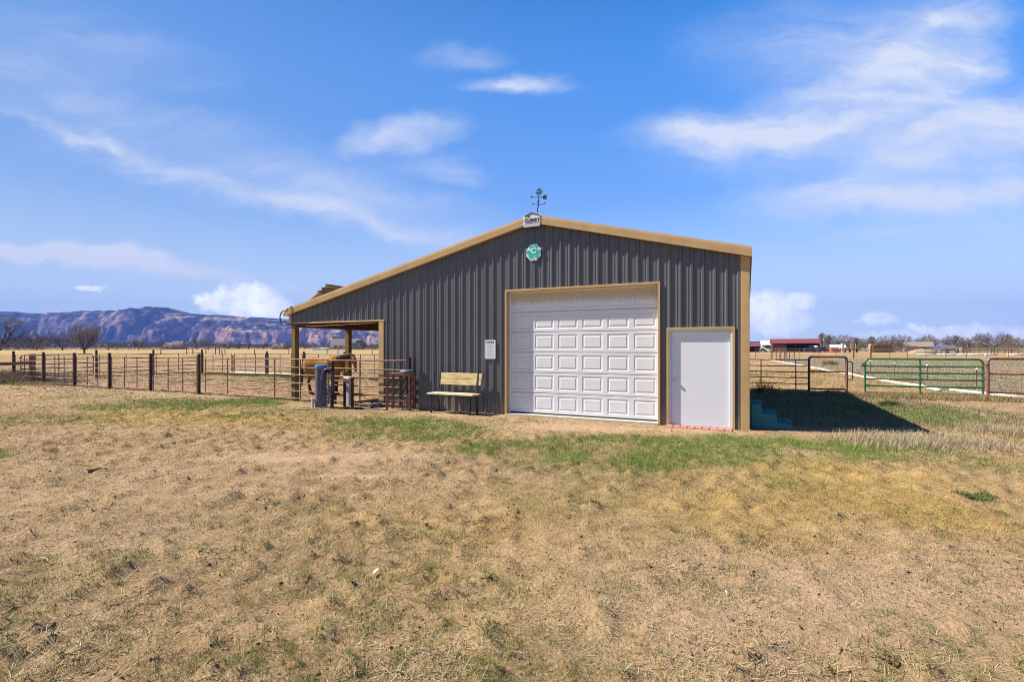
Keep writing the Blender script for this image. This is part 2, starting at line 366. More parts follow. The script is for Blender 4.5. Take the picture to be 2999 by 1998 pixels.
m_soil = mat('dug_soil', (.33, .24, .15), (.42, .31, .2), 2, .95)
m_manure = mat('dark_manure', (.05, .034, .022), (.13, .085, .05), 14, .95, 0, .5, 60)
m_panelback = mat('solar_backsheet', (.42, .32, .2), (.5, .38, .24), 1.5, .5)
m_cell = mat('solar_cell_glass', (.01, .015, .04), None, rough=.08)
m_alu = mat('bronze_rail', (.07, .06, .045), (.1, .085, .06), 6, .5)
m_blade = mat_attr('grass_blade', .8, 0, transl=.25)
m_bark = mat_attr('tree_bark', .95, 0)

# ------------------------------------------------------------------ ground
def w_ell(px, py, rx, ry, amp):
    Y = F_PX*(CAM_H-GZ)/(py-HY); X = (px-CX)/F_PX*Y
    return (X, Y, rx/F_PX*Y, max(ry*Y*Y/(F_PX*(CAM_H-GZ)), .12), amp)
GREEN = [w_ell(*a) for a in [(60,1122,150,10,.9),(430,1187,150,17,1.1),(560,1192,110,13,.8),(640,1183,110,12,1),(720,1180,90,12,1),(810,1172,60,12,1),(300,1165,200,12,.35),
    (800,1212,190,15,.7),(1050,1238,190,18,1.1),(1240,1252,190,22,1.1),(1330,1280,120,24,1),(1430,1318,120,22,.9),(1130,1265,160,16,.6),
    (1850,1300,190,15,1.1),(1500,1300,160,14,.6),(2100,1303,200,18,1.2),(2330,1300,200,22,1.2),(2470,1315,110,26,1.1),(2000,1345,280,32,.55),(1680,1310,180,30,.4),
    (2600,1205,260,20,.8),(2800,1240,240,42,.8),(2930,1380,170,45,.55),(1780,1390,200,60,.4),(1650,1480,160,50,.2),(30,1332,60,10,.9),(2450,1200,150,12,.6),
    (2620,1330,260,30,.5),(1700,1345,420,34,.5),(2150,1350,300,30,.55),(160,1230,220,14,.5),(2200,1420,200,30,.3),(1450,1640,220,60,.15),(900,1115,160,8,.5),(700,1115,260,6,.45),(560,1120,200,6,.3)]]
YELLOW = [w_ell(*a) for a in [(2400,1390,320,45,1),(2300,1450,420,70,.8),(2780,1520,320,110,.7),(330,1225,330,22,.8),(760,1235,260,18,.9),(1050,1262,260,14,.6),
    (2700,1400,300,60,.5),(2100,1520,350,80,.4),(1500,1520,300,90,.35),(1000,1520,400,90,.3),(1350,1760,350,120,.3),(560,1215,200,14,.9),(2350,1165,500,12,.8)]]
BARE = [w_ell(*a) for a in [(980,1342,230,10,1.2),(760,1355,260,9,.8),(1950,1262,260,8,1),(1650,1250,300,12,1),(600,1163,240,12,1),(1300,1215,300,6,.8),(330,1142,260,6,.6),
    (2550,1700,420,120,.7),(2200,1850,500,120,.6),(1300,1850,300,120,.35),(1060,1395,130,9,1),(1750,1640,380,90,.45),(2900,1640,300,60,.6),(2750,1208,220,8,.6),(300,1400,500,60,.4),(500,1560,400,60,.4)]]
TALL = [w_ell(*a) for a in [(2600,1300,110,17,1),(2720,1302,110,18,.8),(2820,1308,90,16,.8),(2940,1272,60,11,.5)]]
def ell(lst, X, Y, seed, warp=.35):
    X2 = X+(fbm(X, Y, 1.1, 3, seed)-.5)*1.3*warp*2; Y2 = Y+(fbm(X, Y, 1.1, 3, seed+5)-.5)*1.3*warp*2
    s = 0*X
    for (cx, cy, rx, ry, a) in lst: s = s+a*np.exp(-(((X2-cx)/rx)**2+((Y2-cy)/ry)**2)*1.2)
    return s
def in_barn(X, Y):
    x = CT*(X-.55)+ST*(Y-12.18); y = -ST*(X-.55)+CT*(Y-12.18); return x, y
def zones(X, Y):
    n = fbm(X, Y, 2.2, 4, 3); n2 = fbm(X, Y, .35, 3, 9)
    g = ell(GREEN, X, Y, 21, .6)*np.clip(2.2*fbm(X, Y, 1.5, 4, 23)-.18, 0, 1.4)*(.55+.9*n); yl = ell(YELLOW, X, Y, 31)*(.4+1.1*n)+.25*(n2-.35)
    ba = ell(BARE, X, Y, 41)
    return np.clip(g, 0, 1), np.clip(yl, 0, 1), np.clip(ba, 0, 1)
def ground_h(X, Y):
    near = np.clip(1-(Y-26)/20, 0, 1)
    g, yl, ba = zones(X, Y)
    lump = fbm(X, Y, 7, 3, 71)
    h = (fbm(X, Y, .5, 3, 61)-.5)*.06+(lump-.5)*.05*(1-.6*ba)+np.clip(lump-.56, 0, 1)*.22*(1-.7*ba)+(fbm(X, Y, 2.2, 2, 73)-.5)*.05
    x, y = in_barn(X, Y)
    flat = np.clip(np.maximum(np.maximum(x-6.2, -9.6-x), np.maximum(-1.2-y, y-10.5))/1.0, 0, 1)
    far = (fbm(X, Y, .012, 3, 88)-.5)*.5*np.clip((Y-60)/200, 0, 1)
    return GZ+h*near*(.25+.75*flat)+far-.0*X
def ground_col(X, Y):
    g, yl, ba = zones(X, Y)
    n = fbm(X, Y, 6, 4, 5)[..., None]; n1 = fbm(X, Y, .6, 4, 15)[..., None]
    dirt = np.array([.31, .19, .115])*(1-n*.5)+np.array([.44, .295, .19])*(n*.5)
    dirt = dirt*np.array([.92, .88, .84])*(.90+.42*n1)
    thatch = np.array([.42, .325, .17])*(.7+.6*n)
    c = dirt*.62+thatch*.38
    c = c*(1-ba[..., None]*.75)+np.array([.50, .35, .23])*(.85+.3*n)*ba[..., None]*.75
    c = c*(1-yl[..., None]*.7)+np.array([.40, .27, .09])*(.7+.6*n)*yl[..., None]*.7
    c = c*(1-g[..., None]*.6)+np.array([.13, .15, .045])*(.7+.6*n)*g[..., None]*.6
    # the pasture beyond the pens
    x, y = in_barn(X, Y)
    fieldm = np.clip((y-9.8)/.8, 0, 1)*np.clip((18-x)/.5+np.clip((Y-19)/2, 0, 1)*9, 0, 1)
    fn = fbm(X, Y*1.0, .12, 4, 55); fn2 = fbm(X, Y, .9, 4, 66)
    field = np.array([.37, .245, .125])*(.8+.45*fn[..., None])*(.8+.4*fn2[..., None])
    # irrigated weedy ground right of the white pipe
    grey = np.clip((X-16.2-(Y-18.8)*.376-.5)/1.0, 0, 1)*np.clip((75-Y)/10, 0, 1)
    gc = np.array([.29, .23, .16])*(.65+.7*fn2[..., None]); gc = gc*(1-.35*fn[..., None])+np.array([.16, .17, .10])*.35*fn[..., None]
    field = field*(1-grey[..., None])+gc*grey[..., None]
    # left meadow with a pale strip and a yellow stubble band near the trees
    band = np.clip((Y-70)/20, 0, 1)[..., None]*(X < 0)[..., None]
    field = field*(1-band*.6)+np.array([.40, .285, .12])*(.75+.5*fn2[..., None])*band*.6
    fieldm = np.maximum(fieldm, np.clip((Y-42)/4, 0, 1))[..., None]
    c = c*(1-fieldm)+field*fieldm
    # trampled red-brown dirt inside the corral
    cor = (np.clip((y+.2)/.4, 0, 1)*np.clip((9.4-y)/.8, 0, 1)*np.clip((-8.2-x)/.6, 0, 1)*np.clip((x+27.4)/.5, 0, 1)+np.clip((y+.1)/.4, 0, 1)*np.clip((9.4-y)/.8, 0, 1)*np.clip((x+9)/.6, 0, 1)*np.clip((-4.6-x)/.3, 0, 1))[..., None]
    cor = np.clip(cor, 0, 1)
    rim = np.clip((y-7.6)/1.2, 0, 1)[..., None]*(.2+1.1*fn2[..., None]); rim = np.clip(rim*1.2-.2, 0, 1)
    cd = np.array([.37, .225, .125])*(.75+.5*n); pale = np.clip(fbm(X, Y, .55, 3, 90)*3-1.75, 0, 1)[..., None]
    cd = cd*(1-pale*.5)+np.array([.33, .34, .25])*pale*.5
    cd = cd*(1-rim*.75)+np.array([.13, .15, .05])*rim*.75
    c = c*(1-cor)+cd*cor
    return c
def axis(parts):
    out = []
    for a, b, st in parts: out += list(np.arange(a, b, st))
    return out
xs = [x for x in (0.055*np.arange(-220, 221))]
st = .07; x = xs[-1]
while x < 14000: x += st; xs.append(x); st = min(st*1.06, 600)
st = .07; x = xs[0]
while x > -14000: x -= st; xs.insert(0, x); st = min(st*1.06, 600)
ys = list(np.arange(1.6, 13, .045)); st = .05; y = ys[-1]
while y < 16000: y += st; ys.append(y); st = min(st*(1.022 if y < 60 else 1.08), 700)
y = ys[0]; st = .06
while y > -600: y -= st; ys.insert(0, y); st *= 1.3
gx, gy = np.meshgrid(np.array(xs), np.array(ys)); ny, nx = gx.shape
V = np.stack([gx, gy, ground_h(gx, gy)], -1).reshape(-1, 3)
ii = (np.arange(ny-1)[:, None]*nx+np.arange(nx-1)[None, :]).ravel()
loops = np.stack([ii, ii+1, ii+nx+1, ii+nx], -1).ravel()
m_ground = mat_attr('dirt_ground', .95, .5, 40, 0, .08, 1.0, 42, .03)
gr = np_mesh('ground', V, loops, np.arange(len(ii))*4, None, m_ground, ground_col(gx, gy).reshape(-1, 3))
gr.data.polygons.foreach_set('use_smooth', [True]*len(gr.data.polygons)); tag(gr, kind='structure')

# ------------------------------------------------------------------ mesa on the horizon
sil = np.array([(-900,930),(-300,918),(0,913),(53,914),(122,916),(207,915),(239,910.5),(305,912),(367,908),(412,897),(445,896.5),(480,898),(500,908),(522,914.6),(559,918.5),(660,924),(751,930),(843,934),(1000,944),(1150,955),(1400,972),(1700,990),(2100,1001),(2389,1000),(2480,1000),(2700,1009),(3100,1014),(4200,1015)], float)
mxs = np.concatenate([np.arange(-8200, -1000, 15), np.arange(-1000, 6500, 45)]); mys = np.concatenate([np.arange(4100, 5600, 13), np.arange(5600, 7400, 60)])
GX, GY = np.meshgrid(mxs, mys)
RIM = 5600.
pxr = CX+F_PX*(GX/RIM); H = np.interp(pxr, sil[:, 0], (HY-sil[:, 1])/F_PX*RIM+CAM_H)
spur = (np.abs(fbm(GX, GY*.25, 1/900., 4, 7)-.5)*2)
front = 4300+650*fbm(GX, GX*0+3, 1/1300., 3, 2)+560*(1-spur)*1.0-150
wig = (fbm(GX, GY, 1/190., 4, 12)-.5)*330+(fbm(GX, GY, 1/50., 3, 13)-.5)*46
t = np.clip((GY+wig-front)/(RIM-front), 0, 1)
tt = [0, .14, .27, .285, .33, .345, .43, .445, .52, .535, .66, .67, .82, 1]
hh = [0, .05, .17, .28, .33, .46, .51, .58, .62, .68, .75, .79, .90, 1]
hz = np.interp(t, tt, hh)*H+((fbm(GX, GY, 1/75., 4, 33)-.5)*44+(vn(GX, GY, 1/32., 34)-.5)*12)*np.clip(t*6, 0, 1)*np.clip((1-t)*4, 0, 1)
hz = np.where(GY > RIM, H*np.clip(1-(GY-RIM)/5000, .6, 1), hz)-1.5*(t <= 0)
V = np.stack([GX, GY, hz], -1).reshape(-1, 3); ny, nx = GX.shape
ii = (np.arange(ny-1)[:, None]*nx+np.arange(nx-1)[None, :]).ravel()
loops = np.stack([ii, ii+1, ii+nx+1, ii+nx], -1).ravel()
dzy, dzx = np.gradient(hz, mys, mxs); slope = np.hypot(dzx, dzy)
rock = np.clip((slope-.95)*1.6, 0, 1)*np.clip(fbm(GX, GY, 1/220., 3, 58)*5-1.6, .08, 1)*np.clip((CX+F_PX*GX/4700-330)/350, .3, 1)
stripe = vn(hz+8*fbm(GX, GY, 1/120., 3, 3), hz*0, 1/9., 44); lay = vn(hz, GX*0, 1/38., 45)
rc = np.array([.50, .26, .15])*(.6+.8*stripe[..., None])*(1-lay[..., None]*.5)+np.array([.55, .43, .34])*(.7+.6*stripe[..., None])*lay[..., None]*.5
br = fbm(GX, GY, 1/28., 3, 50); brush = np.where((br > .44)[..., None], np.array([.012, .018, .022]), np.array([.036, .034, .036]))
patch = (np.clip((fbm(GX, GY, 1/90., 4, 51)-.61)*9, 0, 1)*.8)[..., None]
brush = brush*(1-patch)+np.array([.42, .30, .22])*patch
ledge = np.clip((vn(hz+14*fbm(GX, GY, 1/300., 3, 91), GX*0, 1/17., 92)-.66)*6, 0, 1)*np.clip(fbm(GX, GY*.4, 1/230., 3, 93)*5-2.1, 0, 1)*np.clip((slope-.2)*3, 0, 1)*np.clip((CX+F_PX*GX/4700-100)/450, .35, 1)
brush = brush*(1-ledge[..., None])+np.array([.50, .36, .25])*ledge[..., None]
mc = brush*(1-rock[..., None])+rc*.85*rock[..., None]
mc = mc*(.62+.76*vn(GX, GY, 1/17., 94)[..., None])*(.8+.4*vn(GX, hz*3, 1/30., 95)[..., None])
m_mesa = mat_attr('mesa_rock', .95, .35, .03, 0, .05)
mesa = np_mesh('mesa_hills', V, loops, np.arange(len(ii))*4, None, m_mesa, mc.reshape(-1, 3)); tag(mesa, kind='structure')

# ------------------------------------------------------------------ haze
hb = MB().box(-9500, 8500, -700, 7700, -1.6, 700)
m_haze = bpy.data.materials.new('haze'); m_haze.use_nodes = True; ht = m_haze.node_tree; ht.nodes.clear()
ho = ht.nodes.new('ShaderNodeOutputMaterial'); pvn = ht.nodes.new('ShaderNodeVolumePrincipled')
pvn.inputs['Color'].default_value = (.14, .27, .86, 1); pvn.inputs['Density'].default_value = 7.5e-5; pvn.inputs['Anisotropy'].default_value = 0
ht.links.new(pvn.outputs[0], ho.inputs['Volume'])
hz_o = hb.build('haze', m_haze); tag(hz_o, kind='stuff'); tag(hz_o, 'thin blue haze over the far plain and mesa', 'haze')

# ------------------------------------------------------------------ the barn
barn = thing('barn', 'charcoal ribbed steel barn with tan trim, white overhead door and open lean-to on its left', 'barn', B(0, 0, 0), TH)
RX, LX, DEP = 4.75, -8.44, 9.8
def roof_z(x): return 4.86-(.2495 if x > 0 else .2386)*abs(x)
P_ = .2286
def rib_profile(x0, x1, inv=False):
    """corrugation of a 9 inch steel panel: one high rib and two low ones per pitch"""
    pts = []
    k = math.floor(x0/P_)-1
    unit = [(-.040, 0), (-.018, .028), (.018, .028), (.040, 0), (.070, 0), (.078, .005), (.092, .005), (.100, 0), (.138, 0), (.146, .005), (.160, .005), (.168, 0)]
    while k*P_ < x1+P_:
        pts += [(k*P_+a, b) for a, b in unit]; k += 1
    out = [p for p in pts if x0 < p[0] < x1]
    def yat(x):
        for (a, b), (c, d) in zip(pts, pts[1:]):
            if a <= x <= c: return b+(d-b)*(x-a)/(c-a) if c > a else b
        return 0
    return [(x0, yat(x0))]+out+[(x1, yat(x1))]
def ribbed(mb, x0, x1, zb, zt, y=0, out=-1, tf=None):
    pr = rib_profile(x0, x1)
    for (a, ya), (b, yb) in zip(pr, pr[1:]):
        q = [(a, y+out*ya, zb(a)), (b, y+out*yb, zb(b)), (b, y+out*yb, zt(b)), (a, y+out*ya, zt(a))]
        mb.add([tf(p) if tf else p for p in q], [(0, 1, 2, 3)])
zt = lambda x: roof_z(x)-.03
fw = MB(); G0, G1, GT = -.745, 2.965, 3.06; D0, D1, DT = 3.18, 4.46, 2.04; O0, O1, OT = -8.40, -4.80, 2.43
c0 = lambda v: (lambda x: v)
ribbed(fw, LX+.02, O1, c0(OT), zt); ribbed(fw, O1, G0, c0(-.12), zt); ribbed(fw, G0, 0, c0(GT), zt); ribbed(fw, 0, G1, c0(GT), zt)
ribbed(fw, G1, D0, c0(-.12), zt); ribbed(fw, D0, D1, c0(DT), zt); ribbed(fw, D1, RX-.02, c0(-.12), zt)
# screw heads beside the high ribs
for k in range(-36, 21):
    x = k*P_+.052
    for z in (.02, .83, 1.61, 2.40, 3.2, 4.0):
        if z > roof_z(x)-.12: continue
        if O0 < x < O1 and z < OT+.02: continue
        if G0-.06 < x < G1+.06 and z < GT+.05: continue
        if D0-.06 < x < D1+.06 and z < DT+.05: continue
        if not LX+.1 < x < RX-.2: continue
        fw.box(x-.0065, x+.0065, -.008, .001, z-.0065, z+.0065)
fw.build('gable_wall', m_siding, barn)
# other walls
sw = MB()
for (xx, y0, y1, o) in ((RX-.01, .02, DEP, 1), (O1+.02, .02, DEP, -1)):
    ribbed(sw, y0, y1, c0(-.12), lambda y, xx=xx: roof_z(xx)-.04, 0, 1, lambda p, xx=xx, o=o: (xx+o*p[1], p[0], p[2]))
sw.build('side_wall', m_siding, barn)
bw = MB(); ribbed(bw, O1, RX-.02, c0(-.12), zt, DEP, 1); ribbed(bw, LX+.02, O1, c0(OT), zt, DEP, 1); bw.build('rear_wall', m_siding, barn)
# roof: ribbed sheets with thickness
rf = MB(); FO = .13
for sgn, xe in ((1, RX+.06), (-1, LX-.10)):
    n = int((DEP+2*FO)/P_)
    ys2 = []
    yy = -FO+.01
    while yy < DEP+FO-.01: ys2 += [(yy, 0), (yy+.17, 0), (yy+.18, .018), (yy+.215, .018)]; yy += P_
    for (a, ya), (b, yb) in zip(ys2, ys2[1:]):
        a = min(a, DEP+FO-.01); b = min(b, DEP+FO-.01)
        rf.add([(0, a, roof_z(0)+ya), (xe, a, roof_z(xe)+ya), (xe, b, roof_z(xe)+yb), (0, b, roof_z(0)+yb)], [(0, 1, 2, 3)])
    rf.add([(0, -FO+.012, 4.835), (xe, -FO+.012, roof_z(xe)-.025), (xe, DEP+FO-.012, roof_z(xe)-.025), (0, DEP+FO-.012, 4.835)], [(0, 1, 2, 3)])
rf.build('roof', m_roof, barn)
rc_ = MB(); rc_.add([(-.17, -FO+.004, roof_z(.17)+.032), (0, -FO+.004, 4.90), (.17, -FO+.004, roof_z(.17)+.032), (-.17, DEP+FO, roof_z(.17)+.032), (0, DEP+FO, 4.90), (.17, DEP+FO, roof_z(.17)+.032)], [(0, 1, 4, 3), (1, 2, 5, 4)])
rc_.build('ridge_cap', m_roof, barn)
def rake(x0, x1, name, y=-FO, lab=None):
    m = MB(); h = .15; n = 1
    def prof(x):
        z = roof_z(x); return [(y, z+.035), (y-.012, z+.035), (y-.018, z-.02), (y-.014, z-.135), (y-.014, z-.165), (y+.028, z-.165), (y+.028, z-.138), (y+.0, z-.135)]
    a = prof(x0); b = prof(x1); k = len(a)
    m.add([(x0, p[0], p[1]) for p in a]+[(x1, p[0], p[1]) for p in b], [(i, (i+1) % k, (i+1) % k+k, i+k) for i in range(k)]+[tuple(range(k)), tuple(range(2*k-1, k-1, -1))])
    # soffit return to the wall
    m.add([(x0, y+.028, roof_z(x0)-.166), (x1, y+.028, roof_z(x1)-.166), (x1, -.0255, roof_z(x1)-.166), (x0, -.0255, roof_z(x0)-.166)], [(0, 1, 2, 3)])
    return m.build(name, m_tan, barn)
rake(-8.53, -4.3, 'rake_trim'); rake(-4.297, -.003, 'rake_trim'); rake(.003, 1.45, 'rake_trim'); rake(1.453, RX+.07, 'rake_trim')
# end caps and eave trim
m = MB(); m.prism([(-8.53, roof_z(8.53)+.035-.0), (-8.66, roof_z(-8.53)-.10), (-8.56, roof_z(-8.53)-.19), (-8.53, roof_z(-8.53)-.145)], -FO-.016, -FO+.02)
m.box(-8.60, -8.54, -FO+.02, DEP+FO, roof_z(-8.54)-.16, roof_z(-8.54)+.0); m.build('eave_trim', m_tan, barn)
m = MB(); m.box(RX+.03, RX+.07, -FO+.03, DEP+FO, roof_z(RX+.06)-.14, roof_z(RX+.06)-.012); m.build('eave_trim', m_tan, barn)
# corner trims
m = MB(); m.box(4.60, 4.615, -.022, -.002, -.14, roof_z(4.6)-.15); m.box(4.615, RX+.004, -.034, -.002, -.14, roof_z(4.7)-.15); m.box(RX-.008, RX+.026, -.034, .13, -.14, roof_z(4.75)-.06)
m.build('corner_trim', m_tan, barn, bevel=.004)
m = MB(); m.box(RX-.008, RX+.026, DEP-.13, DEP+.03, -.12, roof_z(4.75)-.06); m.build('corner_trim', m_tan, barn)
m = MB(); m.box(LX-.03, LX+.07, -.036, -.001, OT+.03, roof_z(LX)-.14); m.build('corner_trim', m_tan, barn)
# lean-to opening: jamb and header trim
m = MB(); m.box(-4.82, -4.66, -.034, -.001, -.13, OT-.03); m.box(-4.845, -4.82, -.03, .15, -.13, OT); m.build('opening_jamb', m_tan, barn, bevel=.004)
m = MB(); m.box(LX, -4.63, -.04, .0, OT-.03, OT+.02); m.build('opening_header', m_tan, barn)
# garage door frame
for nm, b_ in (('door_jamb', (-.79, -.74, -.045, .16, -.1, 3.05)), ('door_jamb', (2.96, 3.005, -.045, .16, -.1, 3.05)), ('door_header', (-.79, 3.005, -.045, .16, 3.05, 3.10))):
    m = MB(); m.box(*b_); m.build(nm, m_tan, barn, bevel=.003)
m = MB()
for b_ in ((-.74, -.705, .10, .17, 0, 3.05), (2.93, 2.96, .10, .17, 0, 3.05), (-.705, 2.93, .10, .17, 3.01, 3.05)): m.box(*b_)
m.build('door_stop', m_white, barn)
# overhead door: six sections of six raised panels
gdoor = bpy.data.objects.new('overhead_door', None); COL.objects.link(gdoor); gdoor.parent = barn
def nested(mb, rects):
    for (a, b) in zip(rects, rects[1:]):
        x0, x1, z0, z1, y = a; X0, X1, Z0, Z1, Y = b
        mb.add([(x0, y, z0), (x1, y, z0), (x1, y, z1), (x0, y, z1), (X0, Y, Z0), (X1, Y, Z0), (X1, Y, Z1), (X0, Y, Z1)], [(0, 1, 5, 4), (1, 2, 6, 5), (2, 3, 7, 6), (3, 0, 4, 7)])
    x0, x1, z0, z1, y = rects[-1]; mb.add([(x0, y, z0), (x1, y, z0), (x1, y, z1), (x0, y, z1)], [(0, 1, 2, 3)])
DY = .155; W_ = (2.945+.72)/6; HS = 3.035/6
m_tan_top = mat('tan_top_door_paint', (.77, .77, .78), (.83, .83, .84), 1.6, .5, 0, .05, 120, (1, 1, 6), .4)  # white door paint blending to speckled tan towards the top
_t = m_tan_top.node_tree; _p = _t.nodes['Principled BSDF']; _c = _p.inputs['Base Color'].links[0].from_socket
_tc = _t.nodes.new('ShaderNodeTexCoord'); _s = _t.nodes.new('ShaderNodeSeparateXYZ'); _t.links.new(_tc.outputs['Object'], _s.inputs[0])
_n = _t.nodes.new('ShaderNodeTexNoise'); _n.inputs['Scale'].default_value = 34; _n.inputs['Detail'].default_value = 4; _t.links.new(_tc.outputs['Object'], _n.inputs['Vector'])
_a = _t.nodes.new('ShaderNodeMath'); _a.operation = 'MULTIPLY_ADD'; _t.links.new(_n.outputs['Fac'], _a.inputs[0]); _a.inputs[1].default_value = .34; _t.links.new(_s.outputs[2], _a.inputs[2])
_m = _t.nodes.new('ShaderNodeMapRange'); _m.interpolation_type = 'SMOOTHSTEP'; _m.inputs['From Min'].default_value = 2.86; _m.inputs['From Max'].default_value = 3.02; _m.inputs['To Max'].default_value = .85; _t.links.new(_a.outputs[0], _m.inputs[0])
_x = _t.nodes.new('ShaderNodeMix'); _x.data_type = 'RGBA'; _t.links.new(_m.outputs[0], _x.inputs['Factor']); _t.links.new(_c, _x.inputs['A']); _x.inputs['B'].default_value = (.46, .36, .20, 1); _t.links.new(_x.outputs['Result'], _p.inputs['Base Color'])
for r in range(6):
    m = MB(); z0 = .015+r*HS; z1 = z0+HS-.006
    for c in range(6):
        x0 = -.72+c*W_; x1 = x0+W_
        px0, px1, pz0, pz1 = x0+.058, x1-.058, z0+.070, z1-.066
        nested(m, [(x0, x1, z0+.012, z1-.012, DY), (px0, px1, pz0, pz1, DY), (px0+.022, px1-.022, pz0+.022, pz1-.022, DY+.010),
                   (px0+.034, px1-.034, pz0+.034, pz1-.034, DY+.010), (px0+.062, px1-.062, pz0+.062, pz1-.062, DY+.002)])
    # tongue and groove edges
    m.add([(-.72, DY, z0+.012), (2.945, DY, z0+.012), (2.945, DY+.02, z0), (-.72, DY+.02, z0)], [(0, 1, 2, 3)])
    m.add([(-.72, DY, z1-.012), (2.945, DY, z1-.012), (2.945, DY+.02, z1), (-.72, DY+.02, z1)], [(0, 1, 2, 3)])
    m.box(-.72, 2.945, DY+.021, DY+.05, z0-.002, z1+.002)
    m.build('door_section', m_tan_top if r == 5 else m_white, gdoor)
m = MB(); m.box(-.72, 2.945, DY-.002, DY+.03, -.02, .014); m.build('bottom_seal', m_blackrub, gdoor)
# man door
mdoor = bpy.data.objects.new('entry_door', None); COL.objects.link(mdoor); mdoor.parent = barn
m = MB()
for b_ in ((3.14, 3.185, -.045, .05, -.12, 2.04), (4.455, 4.50, -.045, .05, -.12, 2.04), (3.14, 4.50, -.045, .05, 2.04, 2.085)): m.box(*b_)
m.build('casing', m_tan, mdoor)
m = MB()
for b_ in ((3.186, 3.225, -.02, .06, -.05, 2.039), (4.415, 4.454, -.02, .06, -.05, 2.039), (3.225, 4.415, -.02, .06, 2.0, 2.039)): m.box(*b_)
m.build('frame', m_white2, mdoor)
m = MB(); m.box(3.229, 4.411, .030, .068, -.035, 1.996); m.build('door_leaf', m_white2, mdoor, bevel=.002)
m = MB(); m.box(3.19, 4.45, -.04, .03, -.075, -.045); m.build('threshold', m_steel, mdoor)
kn = MB(); Kn = Matrix.Translation((3.30, .030, .955)) @ Matrix.Rotation(R(90), 4, 'X')
kn.lathe([(.034, 0), (.034, .006), (.014, .012), (.013, .03), (.026, .04), (.031, .052), (.028, .064), (.012, .068)], 20, Kn); smooth_angle(kn.build('knob', m_steel, mdoor, True))
# slab under the doors
m = MB(); m.box(-.76, 2.98, -.07, .2, -.14, -.008); m.box(3.02, 4.6, .0, .2, -.14, -.08); m.build('door_sill', m_conc, barn, bevel=.006)
m = MB(); m.box(-4.6, -.80, -.028, .0, -.12, -.085); m.build('base_trim', m_tan, barn)
# interior ceiling of the enclosed part is closed off; the lean-to shows purlins, rafters, header and posts
m = MB(); m.box(O1+.05, RX-.05, .3, DEP-.1, 2.9, 2.93); m.build('ceiling', m_whitewall, barn)
for yy in (.12, 2.45, 4.9, 7.35, 9.68):
    m = MB(); m.bar((LX+.04, yy, roof_z(LX)-.20), (O1, yy, roof_z(O1)-.20), .05, .24); m.build('rafter', m_wood_dark, barn)
    if yy < 9: pass
m = MB()
for k in range(7):
    x = LX+.15+k*.56; m.box(x-.02, x+.02, 0.02, DEP, roof_z(x)-.085, roof_z(x)-.035)
m.build('purlins', m_wood_dark, barn)
m = MB(); m.box(LX+.0, LX+.045, .0, DEP, roof_z(LX)-.55, roof_z(LX)-.04); m.box(LX+.195, LX+.235, .0, DEP, roof_z(LX)-.55, roof_z(LX)-.10); m.build('eave_beam', m_wood_dark, barn)
m = MB(); m.prism([(LX+.1, 2.30), (O1+.1, 2.30), (O1+.1, roof_z(O1)-.09), (LX+.1, roof_z(LX)-.09)], 9.66, 9.74); m.build('rear_boarding', m_wood_dark, barn)
m = MB(); m.box(LX+.06, O1, .01, .05, OT-.03, OT+.18); m.build('opening_beam', m_wood_dark, barn)
for yy in (.08, 2.42, 4.9, 7.35, 9.72):
    m = MB(); m.box(LX+.02, LX+.19, yy-.07, yy+.09, -.2, roof_z(LX)-.3); m.build('lean_to_post', m_wood_old, barn, bevel=.006)
m = MB(); m.tube([(LX, -.02, 2.36), (LX+1.2, -.03, 2.31), (LX+2.2, -.03, 2.33), (O1, -.02, 2.36)], .008, 6); m.build('conduit', m_rubber, barn)

# ---- text
def text_mesh(body, size, depth, name, m_, parent, loc, rot, bold=0, sx=1.0, align='CENTER'):
    cu_ = bpy.data.curves.new('t', 'FONT'); cu_.body = body; cu_.size = size; cu_.extrude = depth; cu_.offset = bold; cu_.align_x = align; cu_.align_y = 'CENTER'
    cu_.resolution_u = 4
    to = bpy.data.objects.new('t', cu_); COL.objects.link(to)
    dg = bpy.context.evaluated_depsgraph_get(); me = bpy.data.meshes.new_from_object(to.evaluated_get(dg)); bpy.data.objects.remove(to)
    me.materials.clear(); me.materials.append(m_)
    me.transform(Matrix.Translation(loc) @ Euler(rot).to_matrix().to_4x4() @ Matrix.Diagonal((sx, 1, 1, 1)))
    o = bpy.data.objects.new(name, me); COL.objects.link(o); o.parent = parent; return o
def heart(cx, cz, s, ang, n=28):
    pts = []
    for i in range(n):
        t_ = 2*math.pi*i/n
        x = 16*math.sin(t_)**3/17; z = (13*math.cos(t_)-5*math.cos(2*t_)-2*math.cos(3*t_)-math.cos(4*t_))/17
        x *= s*.62; z = (z+1.0)*s*.5
        pts.append((cx+x*math.cos(ang)-z*math.sin(ang), cz+x*math.sin(ang)+z*math.cos(ang)))
    return pts
def shamrock(mb, cx, cz, s, y0, y1):
    for i, a in enumerate((0, R(118), R(-118))): mb.prism(heart(cx, cz, s, a), y0-.0011*i, y1)
    mb.prism([(cx-.03*s, cz), (cx+.03*s, cz), (cx+.02*s, cz-.5*s), (cx+.10*s, cz-1.05*s), (cx-.02*s, cz-1.08*s), (cx-.04*s, cz-.5*s)], y0+.0008, y1)

